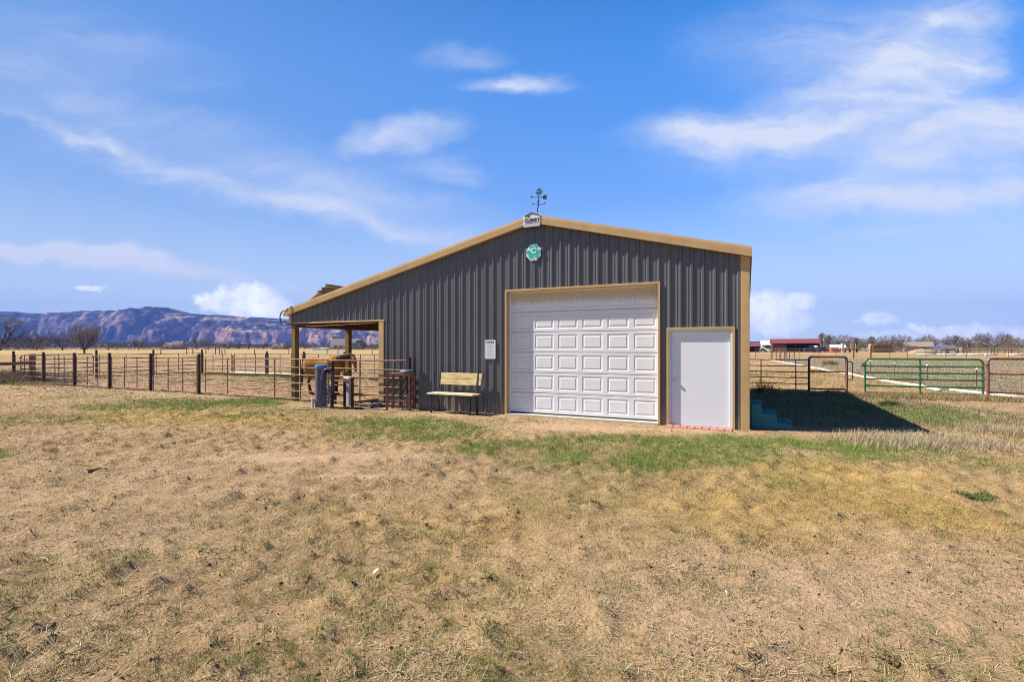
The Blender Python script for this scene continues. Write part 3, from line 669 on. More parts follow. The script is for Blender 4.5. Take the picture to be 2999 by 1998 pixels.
# builder's name plate at the apex
np_ = thing('name_sign', 'white name plate reading CLEARY fixed over the peak of the tan roof trim', 'sign', B(0, -FO-.022, 4.59), TH)
np_.scale = (.93, 1, .93)
m = MB(); m.prism([(-.245, .03), (.235, .03), (.235, .30), (.18, .335), (0, .385), (-.17, .335), (-.245, .29)], -.004, .0); m.build('plate', m_signw, np_)
m = MB(); m.box(-.235, .232, -.012, -.0045, 0.0, .075); m.build('grey_band', m_silver, np_)
m = MB()
for s_ in (-1, 1):
    m.bar((s_*.20, -.012, .30), (-.002*s_, -.012, .372), .012, .014); 
m.build('roof_emblem', m_ink, np_)
m = MB()
for s_ in (-1, 1): m.bar((s_*.21, -.009, .276), (s_*.003, -.009, .350), .006, .016)
m.build('roof_emblem_band', m_inkgrey, np_)
m = MB(); shamrock(m, -.10, .282, .030, -.012, -.005); m.build('shamrock_emblem', m_shamdark, np_)
text_mesh('CLEARY', .135, .003, 'lettering', m_ink, np_, (.002, -.009, .168), (R(90), 0, 0), .0035, .90)
m = MB(); m.box(-.21, .21, -.0075, -.0045, .092, .099); m.build('underline', m_ink, np_)

# octagonal emblem
oc = thing('emblem_sign', 'octagonal white sign with green shamrock and letter C below the gable peak', 'sign', B(.0, -.040, 3.98), TH)
def octo(r): return [(r*math.cos(R(22.5+45*i)), r*math.sin(R(22.5+45*i))*1.03) for i in range(8)]
m = MB(); m.prism(octo(.212), -.006, .008); m.build('rim', m_silver, oc)
m = MB(); m.prism(octo(.196), -.0085, -.0065); m.build('face', m_signw, oc)
m = MB(); shamrock(m, 0, .02, .205, -.013, -.009); m.build('shamrock', m_shamrock, oc)
text_mesh('C', .19, .001, 'letter', m_signw, oc, (0, -.0185, .04), (R(90), 0, 0), .007)
# notice sign
nl = B(-1.21, -.034, 1.60)
ns = thing('notice_sign', 'upright white notice sign with rounded silver border, left of the overhead door', 'sign', nl, TH)
def rrect(w_, h_, r, n=5):
    p = []
    for (cx, cz, a0) in ((w_-r, h_-r, 0), (-w_+r, h_-r, 90), (-w_+r, -h_+r, 180), (w_-r, -h_+r, 270)):
        for i in range(n+1): a = R(a0+90*i/n); p.append((cx+r*math.cos(a), cz+r*math.sin(a)))
    return p
m = MB(); m.prism(rrect(.157, .245, .03), -.003, .001); m.build('plate', m_signw, ns)
m = MB(); outer = rrect(.149, .237, .026); inner = rrect(.140, .228, .018); k = len(outer)
m.add([(a, -.0045, b) for a, b in outer]+[(a, -.0045, b) for a, b in inner], [(i, (i+1) % k, (i+1) % k+k, i+k) for i in range(k)]); m.build('border_line', m_inkgrey, ns)
text_mesh('NOTICE', .062, .0006, 'heading', m_ink, ns, (0, -.0048, .183), (R(90), 0, 0), .0025, .98)
m = MB(); rr_ = random.Random(3); z = .145
for i in range(18):
    wv = .115-(rr_.random()*.05 if i % 3 == 2 else .004); th_ = .0045 if i not in (4, 5) else .007
    x = -wv
    while x < wv:
        l_ = rr_.uniform(.018, .05); m.box(x, min(x+l_, wv), -.0046, -.0036, z-th_/2, z+th_/2); x += l_+.006
    z -= .0205
m.build('fine_print', m_inkgrey, ns)

# weather vane
wv = thing('weather_vane', 'dark weather vane with teal shamrock and arrow on the roof peak', 'weather vane', B(.09, -.02, 4.86), TH)
m = MB(); m.tube([(0, 0, 0), (-.005, 0, .12), (.03, 0, .34), (.035, 0, .52)], [.016, .012, .011, .010], 8); m.box(-.045, .045, -.03, .03, -.01, .02); m.build('mast', m_black, wv)
m = MB(); az = Matrix.Translation((.035, 0, .475)) @ Matrix.Rotation(R(9), 4, 'Y')
m.add([(-.16, -.005, -.005), (.12, -.005, -.005), (.12, .005, -.005), (-.16, .005, -.005), (-.16, -.005, .005), (.12, -.005, .005), (.12, .005, .005), (-.16, .005, .005)], [(0,3,2,1),(4,5,6,7),(0,1,5,4),(1,2,6,5),(2,3,7,6),(3,0,4,7)], az)
m.prism([(-.235, 0), (-.19, .022), (-.15, .006), (-.15, -.006), (-.19, -.022)], -.004, .004, az)
m.prism([(.10, .012), (.13, .05), (.225, .05), (.20, 0), (.225, -.05), (.13, -.05), (.10, -.012)], -.004, .004, az); m.build('arrow', m_black, wv)
m = MB(); shamrock(m, .045, .60, .098, -.004, .004); m.build('shamrock', m_shamdark, wv)
m = MB()
for a in (20, 110, 200, 290):
    m.tube([(.028, 0, .30), (.028+.13*math.cos(R(a)), .13*math.sin(R(a)), .30)], .005, 5)
m.build('compass_arms', m_black, wv)
for a, ch in ((20, 'N'), (110, 'E'), (200, 'S'), (290, 'W')):
    text_mesh(ch, .062, .002, 'compass_letter', m_black, wv, (.028+.15*math.cos(R(a)), .15*math.sin(R(a)), .315), (R(90), 0, 0), .003)

# tilted solar panel on the left roof slope
sp = thing('solar_panel', 'tilted solar panel seen from behind, racked above the lean-to roof', 'solar panel', B(-8.33, .35, 2.97), TH)
A_ = Vector((0, 0, 0)); Bv = Vector((1.13, 0, .665)); un = Bv.normalized(); nn = Vector((-un.z, 0, un.x))
def pl(u, y, n): return Vector((0, 0, 0))+un*u+Vector((0, y, 0))+nn*n
m = MB(); vs = [pl(u, y, n) for n in (0, .02) for u, y in ((0, 0), (1.31, 0), (1.31, 1.0), (0, 1.0))]
m.add(vs, [(0, 3, 2, 1), (4, 5, 6, 7), (0, 1, 5, 4), (1, 2, 6, 5), (2, 3, 7, 6), (3, 0, 4, 7)]); m.build('backsheet', m_panelback, sp)
m = MB(); vs = [pl(u, y, n) for n in (.021, .028) for u, y in ((.02, .02), (1.29, .02), (1.29, .98), (.02, .98))]
m.add(vs, [(0, 3, 2, 1), (4, 5, 6, 7), (0, 1, 5, 4), (1, 2, 6, 5), (2, 3, 7, 6), (3, 0, 4, 7)]); m.build('glass', m_cell, sp)
for u in (.05, .93, 1.12, 1.31):
    m = MB(); m.bar(pl(u, -.10, -.02), pl(u, 1.03, -.02), .035, .04); m.build('rail', m_alu, sp)
m = MB(); m.bar(pl(1.12, -.02, -.03), (.95, -.02, .10), .03, .03); m.bar((.95, -.02, .11), (.95, .95, .11), .03, .03); m.bar(pl(1.12, .95, -.03), (.95, .95, .10), .03, .03); m.build('stand', m_black, sp)

# black cable looping off the eave
m = MB(); pts = []
for i in range(15):
    a = R(70+i*13.5); pts.append(B(-8.47+.23*math.cos(a)*.9, -.2, 2.60+.21*math.sin(a)*1.05))
pts = [B(-8.20, -.155, 2.93), B(-8.34, -.19, 2.87)]+pts+[B(-8.36, -.17, 2.40), B(-8.2, -.1, 2.38)]
tag(m.tube(pts, .017, 8).build('cable', m_black, None, True), 'thick black cable looping round the left eave of the lean-to', 'cable')

# red pavers before the entry door
for i in range(9):
    x = 3.155+i*.1455; m = MB()
    m.box(-.068, .068, -.27, -.004, -.07, .0)
    o = m.build('paver_brick', m_brick, None, bevel=.005); o.location = B(x+.07, -.045+random.uniform(-.006, .006), -.022+random.uniform(-.003, .003)); o.rotation_euler = (R(3), random.uniform(-.01, .01), TH+random.uniform(-.02, .02))
    tag(o, ('leftmost of the nine red paver bricks at the foot of the entry door', 'second red paver brick from the left at the foot of the entry door', 'third red paver brick from the left at the foot of the entry door', 'fourth red paver brick from the left at the foot of the entry door', 'middle one of the nine red paver bricks at the foot of the entry door', 'fourth red paver brick from the right at the foot of the entry door', 'third red paver brick from the right at the foot of the entry door', 'second red paver brick from the right at the foot of the entry door', 'rightmost of the nine red paver bricks at the foot of the entry door')[i], 'brick', 'red pavers before the entry door')

# ------------------------------------------------------------------ bench
bn = thing('bench', 'wooden plank bench with black metal frame against the charcoal wall', 'bench', B(-2.08, -.38, GZ), TH)
for i, z0 in enumerate((.725, .885)):
    m = MB(); y_ = .175+.03*i; m.add([(-.60+.02*i, y_, z0), (.68+.01*i, y_, z0), (.68+.01*i, y_+.025, z0), (-.60+.02*i, y_+.025, z0), (-.59+.02*i, y_+.028, z0+.148), (.685+.01*i, y_+.028, z0+.148), (.685+.01*i, y_+.053, z0+.148), (-.59+.02*i, y_+.053, z0+.148)],
        [(0,3,2,1),(4,5,6,7),(0,1,5,4),(1,2,6,5),(2,3,7,6),(3,0,4,7)]); m.build('back_plank', m_plank, bn, bevel=.004)
for i in range(2):
    m = MB(); m.box(-.70+.03*i, .66+.02*i, -.21+i*.20, -.02+i*.20, .485, .525); m.build('seat_plank', m_plank2, bn, bevel=.004)
for sx in (-.60, .555):
    m = MB(); m.bar((sx, -.16, 0), (sx+.0, -.14, .48), .045, .045); m.build('leg', m_black, bn)
    m = MB(); m.bar((sx+.02, .19, 0), (sx+.02, .13, .50), .045, .045); m.bar((sx+.02, .13, .50), (sx+.03, .245, 1.03), .045, .03); m.build('leg', m_black, bn)
m = MB(); m.box(-.60, .57, -.15, -.12, .45, .484); m.box(-.60, .57, .1, .13, .45, .484); m.build('seat_rail', m_black, bn)

# rusty table beside the wall
tb = thing('steel_table', 'tall rusty steel table standing by the wall, left of the bench', 'table', B(-3.80, -.34, GZ), TH+R(15))
m = MB(); m.box(-.345, .345, -.20, .20, .965, .995); m.box(-.345, .345, -.205, -.19, .935, .965); m.build('table_top', m_rust, tb)
for sx, sy in ((-.315, -.18), (.315, -.18), (.315, .17), (-.315, .17)):
    m = MB(); m.bar((sx*.98, sy, .95), (sx*1.03, sy*1.05, 0), .05, .05); m.build('leg', m_rust, tb)
m = MB(); m.bar((.31, -.18, .21), (.31, .17, .25), .02, .02); m.bar((-.31, -.18, .25), (-.1, .17, .27), .02, .02); m.bar((-.31, .17, .23), (.31, .17, .23), .02, .02); m.build('brace', m_rust, tb)
m = MB(); m.box(-.18, .15, -.10, .02, .235, .255); m.build('foot_plate', m_rust, tb)
fp = MB(); Mf = Matrix.Translation(B(-3.60, -.34, GZ+.997)) @ Matrix.Rotation(TH+.3, 4, 'Z') @ Matrix.Diagonal((1.25, .85, 1, 1))
fp.lathe([(.155, 0), (.163, .012), (.158, .055), (.13, .092), (.08, .103), (.03, .105)], 22, Mf)
tag(smooth_angle(fp.build('feed_pan', m_rubber, None, True), 50), 'grey rubber feed pan turned over on the rusty steel table', 'feed pan')

# ------------------------------------------------------------------ pens of steel panels
ZR = [.10, .345, .59, .835, 1.08, 1.325]
def run(root, x0, x1, y0, y1, ups, mt, heights=ZR, name='panel', mtu=None, r=.019, corner=True):
    """one welded panel from (x0,y0) to (x1,y1) in the barn frame; ups are positions along it"""
    e = bpy.data.objects.new(name, None); COL.objects.link(e); e.parent = root
    a = Vector((x0, y0, 0)); b = Vector((x1, y1, 0)); ln = (b-a).length; ng = random.Random(int((x0*31+y0*17)*10))
    for z in heights:
        m = MB(); s0 = ng.uniform(-.012, .012); s1 = ng.uniform(-.012, .012)
        pts = [a+(b-a)*f+Vector((0, 0, z+GZ+s0*(1-f)+s1*f-math.sin(f*math.pi)*.008)) for f in (0, .33, .66, 1)]
        smooth_angle(m.tube(pts, r, 8).build('rail', mt, e, True), 50)
    for f in ups:
        p = a+(b-a)*f; m = MB(); m.tube([p+Vector((0, -.002, GZ+heights[0]-.015)), p+Vector((0, -.002, GZ+heights[-1]+.012))], r*.95, 8); smooth_angle(m.build('upright', mtu or mt, e, True), 50)
    return e
def post(root, x, y, h, w_=.085, mt=None, cap=True, lab=None):
    m = MB(); m.box(x-w_/2, x+w_/2, y-w_/2, y+w_/2, GZ-.3, GZ+h); m.box(x-w_/2-.004, x+w_/2+.004, y-w_/2-.004, y+w_/2+.004, GZ+h, GZ+h+.008)
    return m.build('post', mt or m_rust_d, root, bevel=.004)
ff_ = thing('corral_fence', 'rust brown pipe fence along the near side of the corral and across the lean-to opening', 'fence', B(0, 0, 0), TH)
FX = [-13.05, -15.98, -18.85, -21.6, -24.3, -27.2]
for i, x in enumerate(FX): post(ff_, x, -.02, 1.46+[.0, .0, .01, .0, .02, .05][i])
for x0, x1 in zip(FX[:-1], FX[1:]): run(ff_, x1+.08, x0-.08, 0, 0, (.02, .36, .68, .98), m_rust_rail)
run(ff_, -12.66, -9.09, -.02, -.07, (.0, .34, 1.0), m_rust_rail); run(ff_, -9.06, -6.70, -.08, -.13, (.0, .5, 1.0), m_rust_rail); run(ff_, -6.66, -3.72, -.14, -.17, (.0, .42, .84), m_rust_rail)
post(ff_, -3.68, -.17, 1.42, .10, m_rust_d)
sf = thing('corral_fence', 'dark pipe fence closing the far left end of the corral, beyond the green gate', 'fence', B(0, 0, 0), TH)
for y in (3.34, 6.2, 9.1): post(sf, -27.2, y, 1.55)
for y0, y1 in ((3.42, 6.12), (6.28, 9.02)): run(sf, -27.2, -27.2, y0, y1, (.03, .5, .97), m_dark_rail)
kf = thing('corral_fence', 'dark pipe fence across the back of the corral behind the horse', 'fence', B(0, 0, 0), TH)
kx = [-27.2+3.05*i for i in range(1, 9)]
for i, x in enumerate(kx): post(kf, x, 9.1, 1.46 if i else 1.2, .085 if i else .05)
for x0, x1 in zip([-27.2]+kx[:-1], kx): run(kf, x0+.08, x1-.06, 9.1, 9.1, (.02, .36, .68, .98), m_dark_rail)
# far green-black gate on the left side
gg = thing('pipe_gate', 'dark green pipe gate at the far left end of the corral', 'gate', B(-27.2, .25, 0), TH+R(90))
def gate(root, w_, zs, r, mt, mids, rb=.14, uprights_r=None, tilt=0.0, right_r=None):
    zt_, zb_ = zs[-1]+GZ, zs[0]+GZ; m = MB(); pts = [(0, 0, zb_)]; 
    for i in range(7): a = R(180-15*i); pts.append((rb+rb*math.cos(a), 0, zt_-rb+rb*math.sin(a)))
    for i in range(7): a = R(90-15*i); pts.append((w_-rb+rb*math.cos(a), 0, zt_-rb+rb*math.sin(a)))
    pts.append((w_, 0, zb_)); pts = [(p[0], p[1], p[2]-tilt*p[0]) for p in pts]
    smooth_angle(m.tube(pts, r*1.12, 10).build('frame', mt, root, True), 50)
    for z in zs[:-1]:
        m = MB(); m.tube([(r, 0, z+GZ), (w_/2, 0, z+GZ-.006-tilt*w_/2), (w_-r, 0, z+GZ-tilt*w_)], r, 8); smooth_angle(m.build('rail', mt, root, True), 50)
    for x in mids:
        m = MB(); m.tube([(x, -.004, zb_-tilt*x), (x, -.004, zt_-tilt*x)], r*1.05, 8); smooth_angle(m.build('upright', mt, root, True), 50)
gate(gg, 2.95, [.22, .43, .65, .87, 1.11, 1.34], .022, m_dkgreen, (1.47,))
m = MB(); m.box(-.06, -.02, -.02, .02, 1.1, 1.16); m.box(2.93, 3.05, -.02, .02, 1.12, 1.2); m.build('latch', m_black, gg)

# right of the barn: panel, walk-through frames and the green gate
rp = thing('pipe_fence', 'dark pipe panel between the barn corner and the rusty walk-through frame', 'fence', (10.8, 18.0, 0), TH)
for i, z in enumerate((.11, .33, .55, .77, .99, 1.22)):
    m = MB(); m.tube([(0, 0, z+GZ+.03), (-1.4, .0, z+GZ+.03+.01*math.sin(i)), (-2.62, 0, z+GZ+.04)], .017, 8); smooth_angle(m.build('rail', m_dark_rail, rp, True), 50)
for x in (-.42, -1.56, -2.62):
    m = MB(); m.tube([(x, -.003, GZ+.08), (x, -.003, GZ+1.25)], .018, 8); smooth_angle(m.build('upright', m_dark_rail, rp, True), 50)
def hframe(name, lab, loc, rz, w_, h, mid, low, side_loop=0):
    t = thing(name, lab, 'gate frame', loc, rz); r = .042
    m = MB(); m.tube([(0, 0, GZ-.2), (0, 0, GZ+h-.10)], r, 14); smooth_angle(m.build('post', m_rust, t, True), 50)
    m = MB(); m.tube([(w_, 0, GZ-.2), (w_, 0, GZ+h-.10)], r, 14); smooth_angle(m.build('post', m_rust, t, True), 50)
    m = MB(); m.tube([(.10, 0, GZ+h), (w_-.10, 0, GZ+h)], r, 14); smooth_angle(m.build('top_rail', m_rust, t, True), 50)
    for s_, x in ((1, 0), (-1, w_)):
        m = MB(); m.tube([(x+s_*(.10-.10*math.cos(R(a))), 0, GZ+h-.10+.10*math.sin(R(a))) for a in range(0, 91, 15)], r*1.03, 14); smooth_angle(m.build('elbow', m_weld, t, True), 50)
    for z in (mid, low):
        m = MB(); m.tube([(r, 0, GZ+z), (w_-r, 0, GZ+z)], r*.72, 10); smooth_angle(m.build('cross_rail', m_rust, t, True), 50)
    return t
h1 = hframe('walk_through_frame', 'rusty square pipe frame with bluish elbows between the pipe panel and the green gate', (10.80, 18.0, 0), math.atan2(-.30, 1.13), 1.20, 1.36, .83, .20)
m = MB(); m.tube([(1.20, 0, 1.14), (1.34, 0, 1.14), (1.38, 0, 1.11), (1.39, 0, 1.05), (1.39, 0, .55), (1.38, 0, .52), (1.34, 0, .50), (1.20, 0, .50)], .016, 8); smooth_angle(m.build('latch_loop', m_rust_d, h1, True), 50)
gw = thing('pipe_gate', 'bright green six-rail pipe gate in front of the white irrigation pipe', 'gate', (12.42, 17.42, 0), math.atan2(-.98, 3.22))
gate(gw, 3.37, [.12, .36, .60, .82, 1.05, 1.30], .030, m_grnrail, (1.62,), .16)
m = MB(); m.box(-.09, -.03, -.03, .03, 1.0, 1.1); m.box(-.14, -.05, -.02, .02, .97, 1.02); m.tube([(-.10, -.01, 1.06), (-.02, -.03, .98), (.0, -.03, .9)], .012, 6); m.build('chain_latch', m_weld, gw)
h2 = hframe('walk_through_frame', 'rusty square pipe frame at the right edge, right of the green gate', (15.62, 16.25, 0), math.atan2(-.30, 1.13), 1.9, 1.33, .83, .22)
m = MB(); m.tube([(-.18, 0, 1.08), (.0, -.045, 1.08)], .008, 6); m.build('chain', m_rust_d, h2)

# wooden rail fence in the far left corner
wf = thing('rail_fence', 'brown timber post and rail fence stub at the far left edge among weeds', 'fence', (0, 0, 0), 0)
m = MB(); p = at(95, 23.3); m.box(p.x-.085, p.x+.085, p.y-.08, p.y+.08, -.3, 1.35); m.build('post', m_wood_dark, wf, bevel=.006)
m = MB(); q = at(-120, 22.6); m.bar((q.x, q.y-.1, .84), (p.x+.03, p.y-.1, .92), .05, .15); m.build('rail', m_wood_dark, wf, bevel=.006)
m = MB(); m.tube([(q.x, q.y, 1.12), (p.x, p.y, 1.16)], .004, 5); m.build('wire', m_steel, wf)

# ------------------------------------------------------------------ stair block at the right wall
stp = thing('mounting_block', 'teal plastic mounting block with three ribbed steps in the barn shade', 'steps', B(4.80, .45, -.10), TH)
def srect(x0, x1, z1, i):
    m = MB(); m.add([(x0-.006, .02, 0), (x1+.03, .0, 0), (x1+.03, .62, 0), (x0-.006, .6, 0), (x0-.004, .035, z1-.035), (x1, .035, z1-.035), (x1, .585, z1-.035), (x0-.004, .585, z1-.035)],
        [(0,3,2,1),(4,5,6,7),(0,1,5,4),(1,2,6,5),(2,3,7,6),(3,0,4,7)])
    m.build('riser_block', m_teal, stp, bevel=.008)
    m = MB(); m.box(x0+.002, x1+.015, .02, .60, z1-.034, z1-.006)
    n = 8
    for k in range(n): xa = x0+.02+k*(x1-x0-.03)/n; m.box(xa, xa+.018, .04, .58, z1-.0055, z1+.002)
    m.build('tread', m_tread, stp)
srect(.01, .20, .58, 0); srect(.20, .475, .39, 1); srect(.475, .75, .205, 2)

# ------------------------------------------------------------------ water point by the lean-to
dp = thing('hydrant_barrel', 'upright grey plastic pipe barrel with a light blue cap by the lean-to fence', 'barrel', (-5.42, 14.05, GZ-.02), 0)
prof = [(.155, 0), (.155, .29)]
for z in (.30, .58, .80, .98): prof += [(.155, z-.012), (.144, z-.005), (.144, z+.005), (.155, z+.012)]
prof += [(.154, 1.12)]
m = MB(); m.lathe(prof, 32); smooth_angle(m.build('barrel', m_drum, dp, True), 30)
m = MB(); m.lathe([(.159, 1.115), (.163, 1.12), (.163, 1.205), (.153, 1.225), (.136, 1.228)], 32); smooth_angle(m.build('cap', m_blue, dp, True), 40)
m = MB(); m.tube([(-.20, -.06, -.05), (-.20, -.06, .24)], .035, 12); m.lathe([(.04, .24), (.04, .27), (.02, .285)], 12, Matrix.Translation((-.20, -.06, 0))); tag(smooth_angle(m.build('riser_pipe', m_pvc, None, True), 40), 'short white plastic riser pipe at the foot of the grey barrel', 'pipe').location = (-5.42, 14.0, GZ)
hp = thing('hose_post', 'rusty post with black half-round hanger carrying the coiled hose', 'post', (-5.02, 13.78, GZ), 0)
m = MB(); m.bar((0, 0, -.2), (.02, .02, .62), .075, .07); m.bar((.02, .02, .60), (.03, .02, 1.31), .062, .06); m.build('post', m_rust_d, hp, bevel=.004)
m = MB()
for i in range(13):
    a = R(180*i/12); b = R(180*(i+1)/12)
    if i < 12: m.add([(-.09+.13*math.cos(a), -.1, .99+.14*math.sin(a)), (-.09+.13*math.cos(b), -.1, .99+.14*math.sin(b)), (-.09+.13*math.cos(b), .12, .99+.14*math.sin(b)), (-.09+.13*math.cos(a), .12, .99+.14*math.sin(a))], [(0, 1, 2, 3)])
m.prism([(-.09+.13*math.cos(R(180*i/12)), .99+.14*math.sin(R(180*i/12))) for i in range(13)], .12, .125); m.build('hanger', m_blackrub, hp)
rr_ = random.Random(5)
m = MB(); hx, hy_ = -5.10, 13.66
pts = []; N_ = 6
for c in range(N_):
    rx = .155+rr_.uniform(-.03, .03); bot = [.12, .20, .42, .30, .50, .36][c]; top = 1.10+rr_.uniform(-.02, .02); ox = rr_.uniform(-.02, .02)+(c-3)*.004; yy = hy_-.04+c*.022
    for i in range(24):
        a = R(90+i*15); zz = (top+bot)/2+math.sin(a)*(top-bot)/2; xx = hx+ox+rx*math.cos(a)*(1.0 if math.sin(a) > -.5 else .85)+.025*math.sin(2*a)
        pts.append((xx, yy+.02*i/24, zz+GZ))
m.tube(pts, .0135, 7); tag(smooth_angle(m.build('garden_hose', m_hose, None, True), 60), 'violet blue garden hose coiled over the rusty post beside the grey barrel', 'hose')
m = MB(); pts = [(-5.02, 13.60, .62), (-5.0, 13.62, .35), (-5.03, 13.6, .1), (-5.10, 13.58, .03), (-5.3, 13.45, GZ+.02), (-5.55, 13.3, GZ+.02), (-6.1, 13.35, GZ+.02), (-6.5, 13.5, GZ+.02)]
tag(m.tube(pts, .009, 7).build('garden_hose', m_rubber, None, True), 'thin dark grey hose trailing from the rusty post over the grass to the left', 'hose')
# rusty low rack
rk = thing('steel_rack', 'low rusty steel rack standing between hose post and fence', 'rack', (-4.60, 14.1, GZ), 0)
for nm, (x, y, h) in (('leg', (-.20, .10, .80)), ('leg', (.15, -.30, .86)), ('leg', (-.70, .75, .70))):
    m = MB(); m.bar((x, y, -.1), (x, y, h), .065, .06); m.build(nm, m_rust_d, rk, bevel=.003)
m = MB(); m.bar((-.19, .06, .74), (.14, -.27, .76), .03, .10); m.build('cross_bar', m_rust_d, rk)
m = MB(); m.add([(-.72, .62, .70), (-.17, .0, .72), (-.17, .12, .72), (-.72, .80, .70), (-.72, .62, .725), (-.17, .0, .745), (-.17, .12, .745), (-.72, .80, .725)], [(0,3,2,1),(4,5,6,7),(0,1,5,4),(1,2,6,5),(2,3,7,6),(3,0,4,7)]); m.build('plate', m_rust, rk)
wp = thing('capped_post', 'weathered pale square post with a white cap behind the rusty rack', 'post', (-4.79, 14.50, GZ), TH)
m = MB(); m.box(-.10, .10, -.09, .09, -.1, .66); m.build('post', m_greywood, wp, bevel=.008)
m = MB(); m.box(-.112, .112, -.10, .10, .66, .84); m.build('cap', m_pvc, wp, bevel=.015)
m = MB(); m.lathe([(.03, .0), (.155, .0), (.175, .045), (.165, .11), (.15, .115), (.145, .05), (.03, .03)], 24, Matrix.Translation((-3.86, 14.05, GZ+.01)))
tag(smooth_angle(m.build('feed_pan', m_rubber, None, True), 50), 'dark rubber feed pan on the dirt under the lean-to opening', 'feed pan')
m = MB(); pts = [(-4.75+.15*i, 13.72-.012*i*i*.4+.03*math.sin(i*1.7), GZ+.015) for i in range(10)]
tag(m.tube(pts, .012, 6).build('garden_hose', m_blackrub, None, True), 'black hose lying on the straw below the rusty rack', 'hose')

# ------------------------------------------------------------------ the horse: one lofted, merged body
def remeshed(mb, name, mt, parent, vox=.022, smooth=6):
    o = mb.build(name+'_src', mt); r = o.modifiers.new('r', 'REMESH'); r.mode = 'VOXEL'; r.voxel_size = vox; r.use_smooth_shade = True
    sm = o.modifiers.new('s', 'SMOOTH'); sm.iterations = smooth; sm.factor = .5
    dg = bpy.context.evaluated_depsgraph_get(); me = bpy.data.meshes.new_from_object(o.evaluated_get(dg)); bpy.data.objects.remove(o)
    me.materials.clear(); me.materials.append(mt); me.polygons.foreach_set('use_smooth', [True]*len(me.polygons))
    q = bpy.data.objects.new(name, me); COL.objects.link(q); q.parent = parent; return q
def loft(mb, secs, seg=14):
    """secs: (x, y, z, half width, half height, tilt of the section in the x-z plane)"""
    base = len(mb.v)
    for (x, y, z, wd, hd, tl) in secs:
        for k in range(seg):
            a = 2*math.pi*k/seg; u = math.sin(a)*hd; mb.v.append((x-u*math.sin(tl), y+math.cos(a)*wd, z+u*math.cos(tl)))
    for i in range(len(secs)-1):
        for k in range(seg):
            k2 = (k+1) % seg; mb.f.append((base+i*seg+k, base+i*seg+k2, base+(i+1)*seg+k2, base+(i+1)*seg+k))
    mb.f.append(tuple(base+k for k in range(seg))[::-1]); mb.f.append(tuple(base+(len(secs)-1)*seg+k for k in range(seg)))
hm, ht_, hp_ = mat_new('buckskin_coat')
tcn = ht_.nodes.new('ShaderNodeTexCoord'); sx_ = ht_.nodes.new('ShaderNodeSeparateXYZ'); ht_.links.new(tcn.outputs['Object'], sx_.inputs[0])
nz = ht_.nodes.new('ShaderNodeTexNoise'); nz.inputs['Scale'].default_value = 5; nz.inputs['Detail'].default_value = 4; ht_.links.new(tcn.outputs['Object'], nz.inputs['Vector'])
ad = ht_.nodes.new('ShaderNodeMath'); ad.operation = 'MULTIPLY_ADD'; ht_.links.new(nz.outputs['Fac'], ad.inputs[0]); ad.inputs[1].default_value = .25; ht_.links.new(sx_.outputs[2], ad.inputs[2])
cr = ht_.nodes.new('ShaderNodeValToRGB'); e = cr.color_ramp.elements; e[0].position = .40; e[0].color = (.022, .014, .010, 1); e[1].position = .66; e[1].color = (.22, .095, .02, 1)
e2 = e.new(1.0); e2.color = (.30, .145, .038, 1); ht_.links.new(ad.outputs[0], cr.inputs[0]); ht_.links.new(cr.outputs[0], hp_.inputs['Base Color']); hp_.inputs['Roughness'].default_value = .85; hp_.inputs['Specular IOR Level'].default_value = .15
hb_ = ht_.nodes.new('ShaderNodeBump'); hb_.inputs['Strength'].default_value = .25; hb_.inputs['Distance'].default_value = .02; ht_.links.new(nz.outputs['Fac'], hb_.inputs['Height']); ht_.links.new(hb_.outputs[0], hp_.inputs['Normal'])
m_mane = mat('dark_mane_hair', (.018, .013, .012), (.07, .055, .045), 14, .7, 0, .4, 30, (1, 1, 4))
horse = thing('horse', 'buckskin horse with dark mane and legs standing behind the corral fence', 'horse', (-6.68, 17.75, GZ), R(-6))
m = MB()
# trunk, from rump (x=-.80) to chest (x=.62)
loft(m, [(-.83, 0, 1.06, .07, .10, 0), (-.79, 0, 1.08, .16, .20, 0), (-.66, 0, 1.08, .235, .275, 0), (-.45, 0, 1.06, .26, .30, 0), (-.20, 0, 1.01, .265, .30, 0), (.05, 0, .985, .275, .315, 0),
         (.16, 0, 1.02, .265, .35, 0), (.32, 0, 1.06, .25, .375, 0), (.46, 0, 1.08, .22, .35, 0), (.58, 0, 1.07, .17, .26, 0), (.66, 0, 1.05, .10, .15, 0)], 18)
loft(m, [(.30, 0, 1.20, .12, .24, R(-50)), (.46, 0, 1.22, .13, .26, R(-42)), (.64, 0, 1.26, .11, .20, R(-35)), (.82, 0, 1.32, .085, .155, R(-38)), (.96, 0, 1.34, .075, .12, R(-55))], 14)
hd = Matrix.Translation((1.02, 0, 1.33)) @ Matrix.Rotation(R(-28), 4, 'Z')
hm_ = MB(); loft(hm_, [(-.05, 0, .02, .07, .10, R(-60)), (.02, 0, -.03, .085, .12, R(-70)), (.07, 0, -.13, .075, .11, R(-75)), (.11, 0, -.26, .05, .075, R(-80)), (.14, 0, -.38, .048, .06, R(-80)), (.145, 0, -.46, .05, .055, R(-80)), (.14, 0, -.50, .03, .03, R(-80))], 14)
m.add(hm_.v, hm_.f, hd)
for sy in (-1, 1):
    m.add(*(lambda q: (q.v, q.f))((lambda q: (loft(q, [(-.01, sy*.06, .08, .02, .012, 0), (0, sy*.068, .13, .026, .014, 0), (.01, sy*.07, .18, .016, .01, 0), (.015, sy*.07, .21, .004, .004, 0)], 8), q)[1])(MB())), hd)
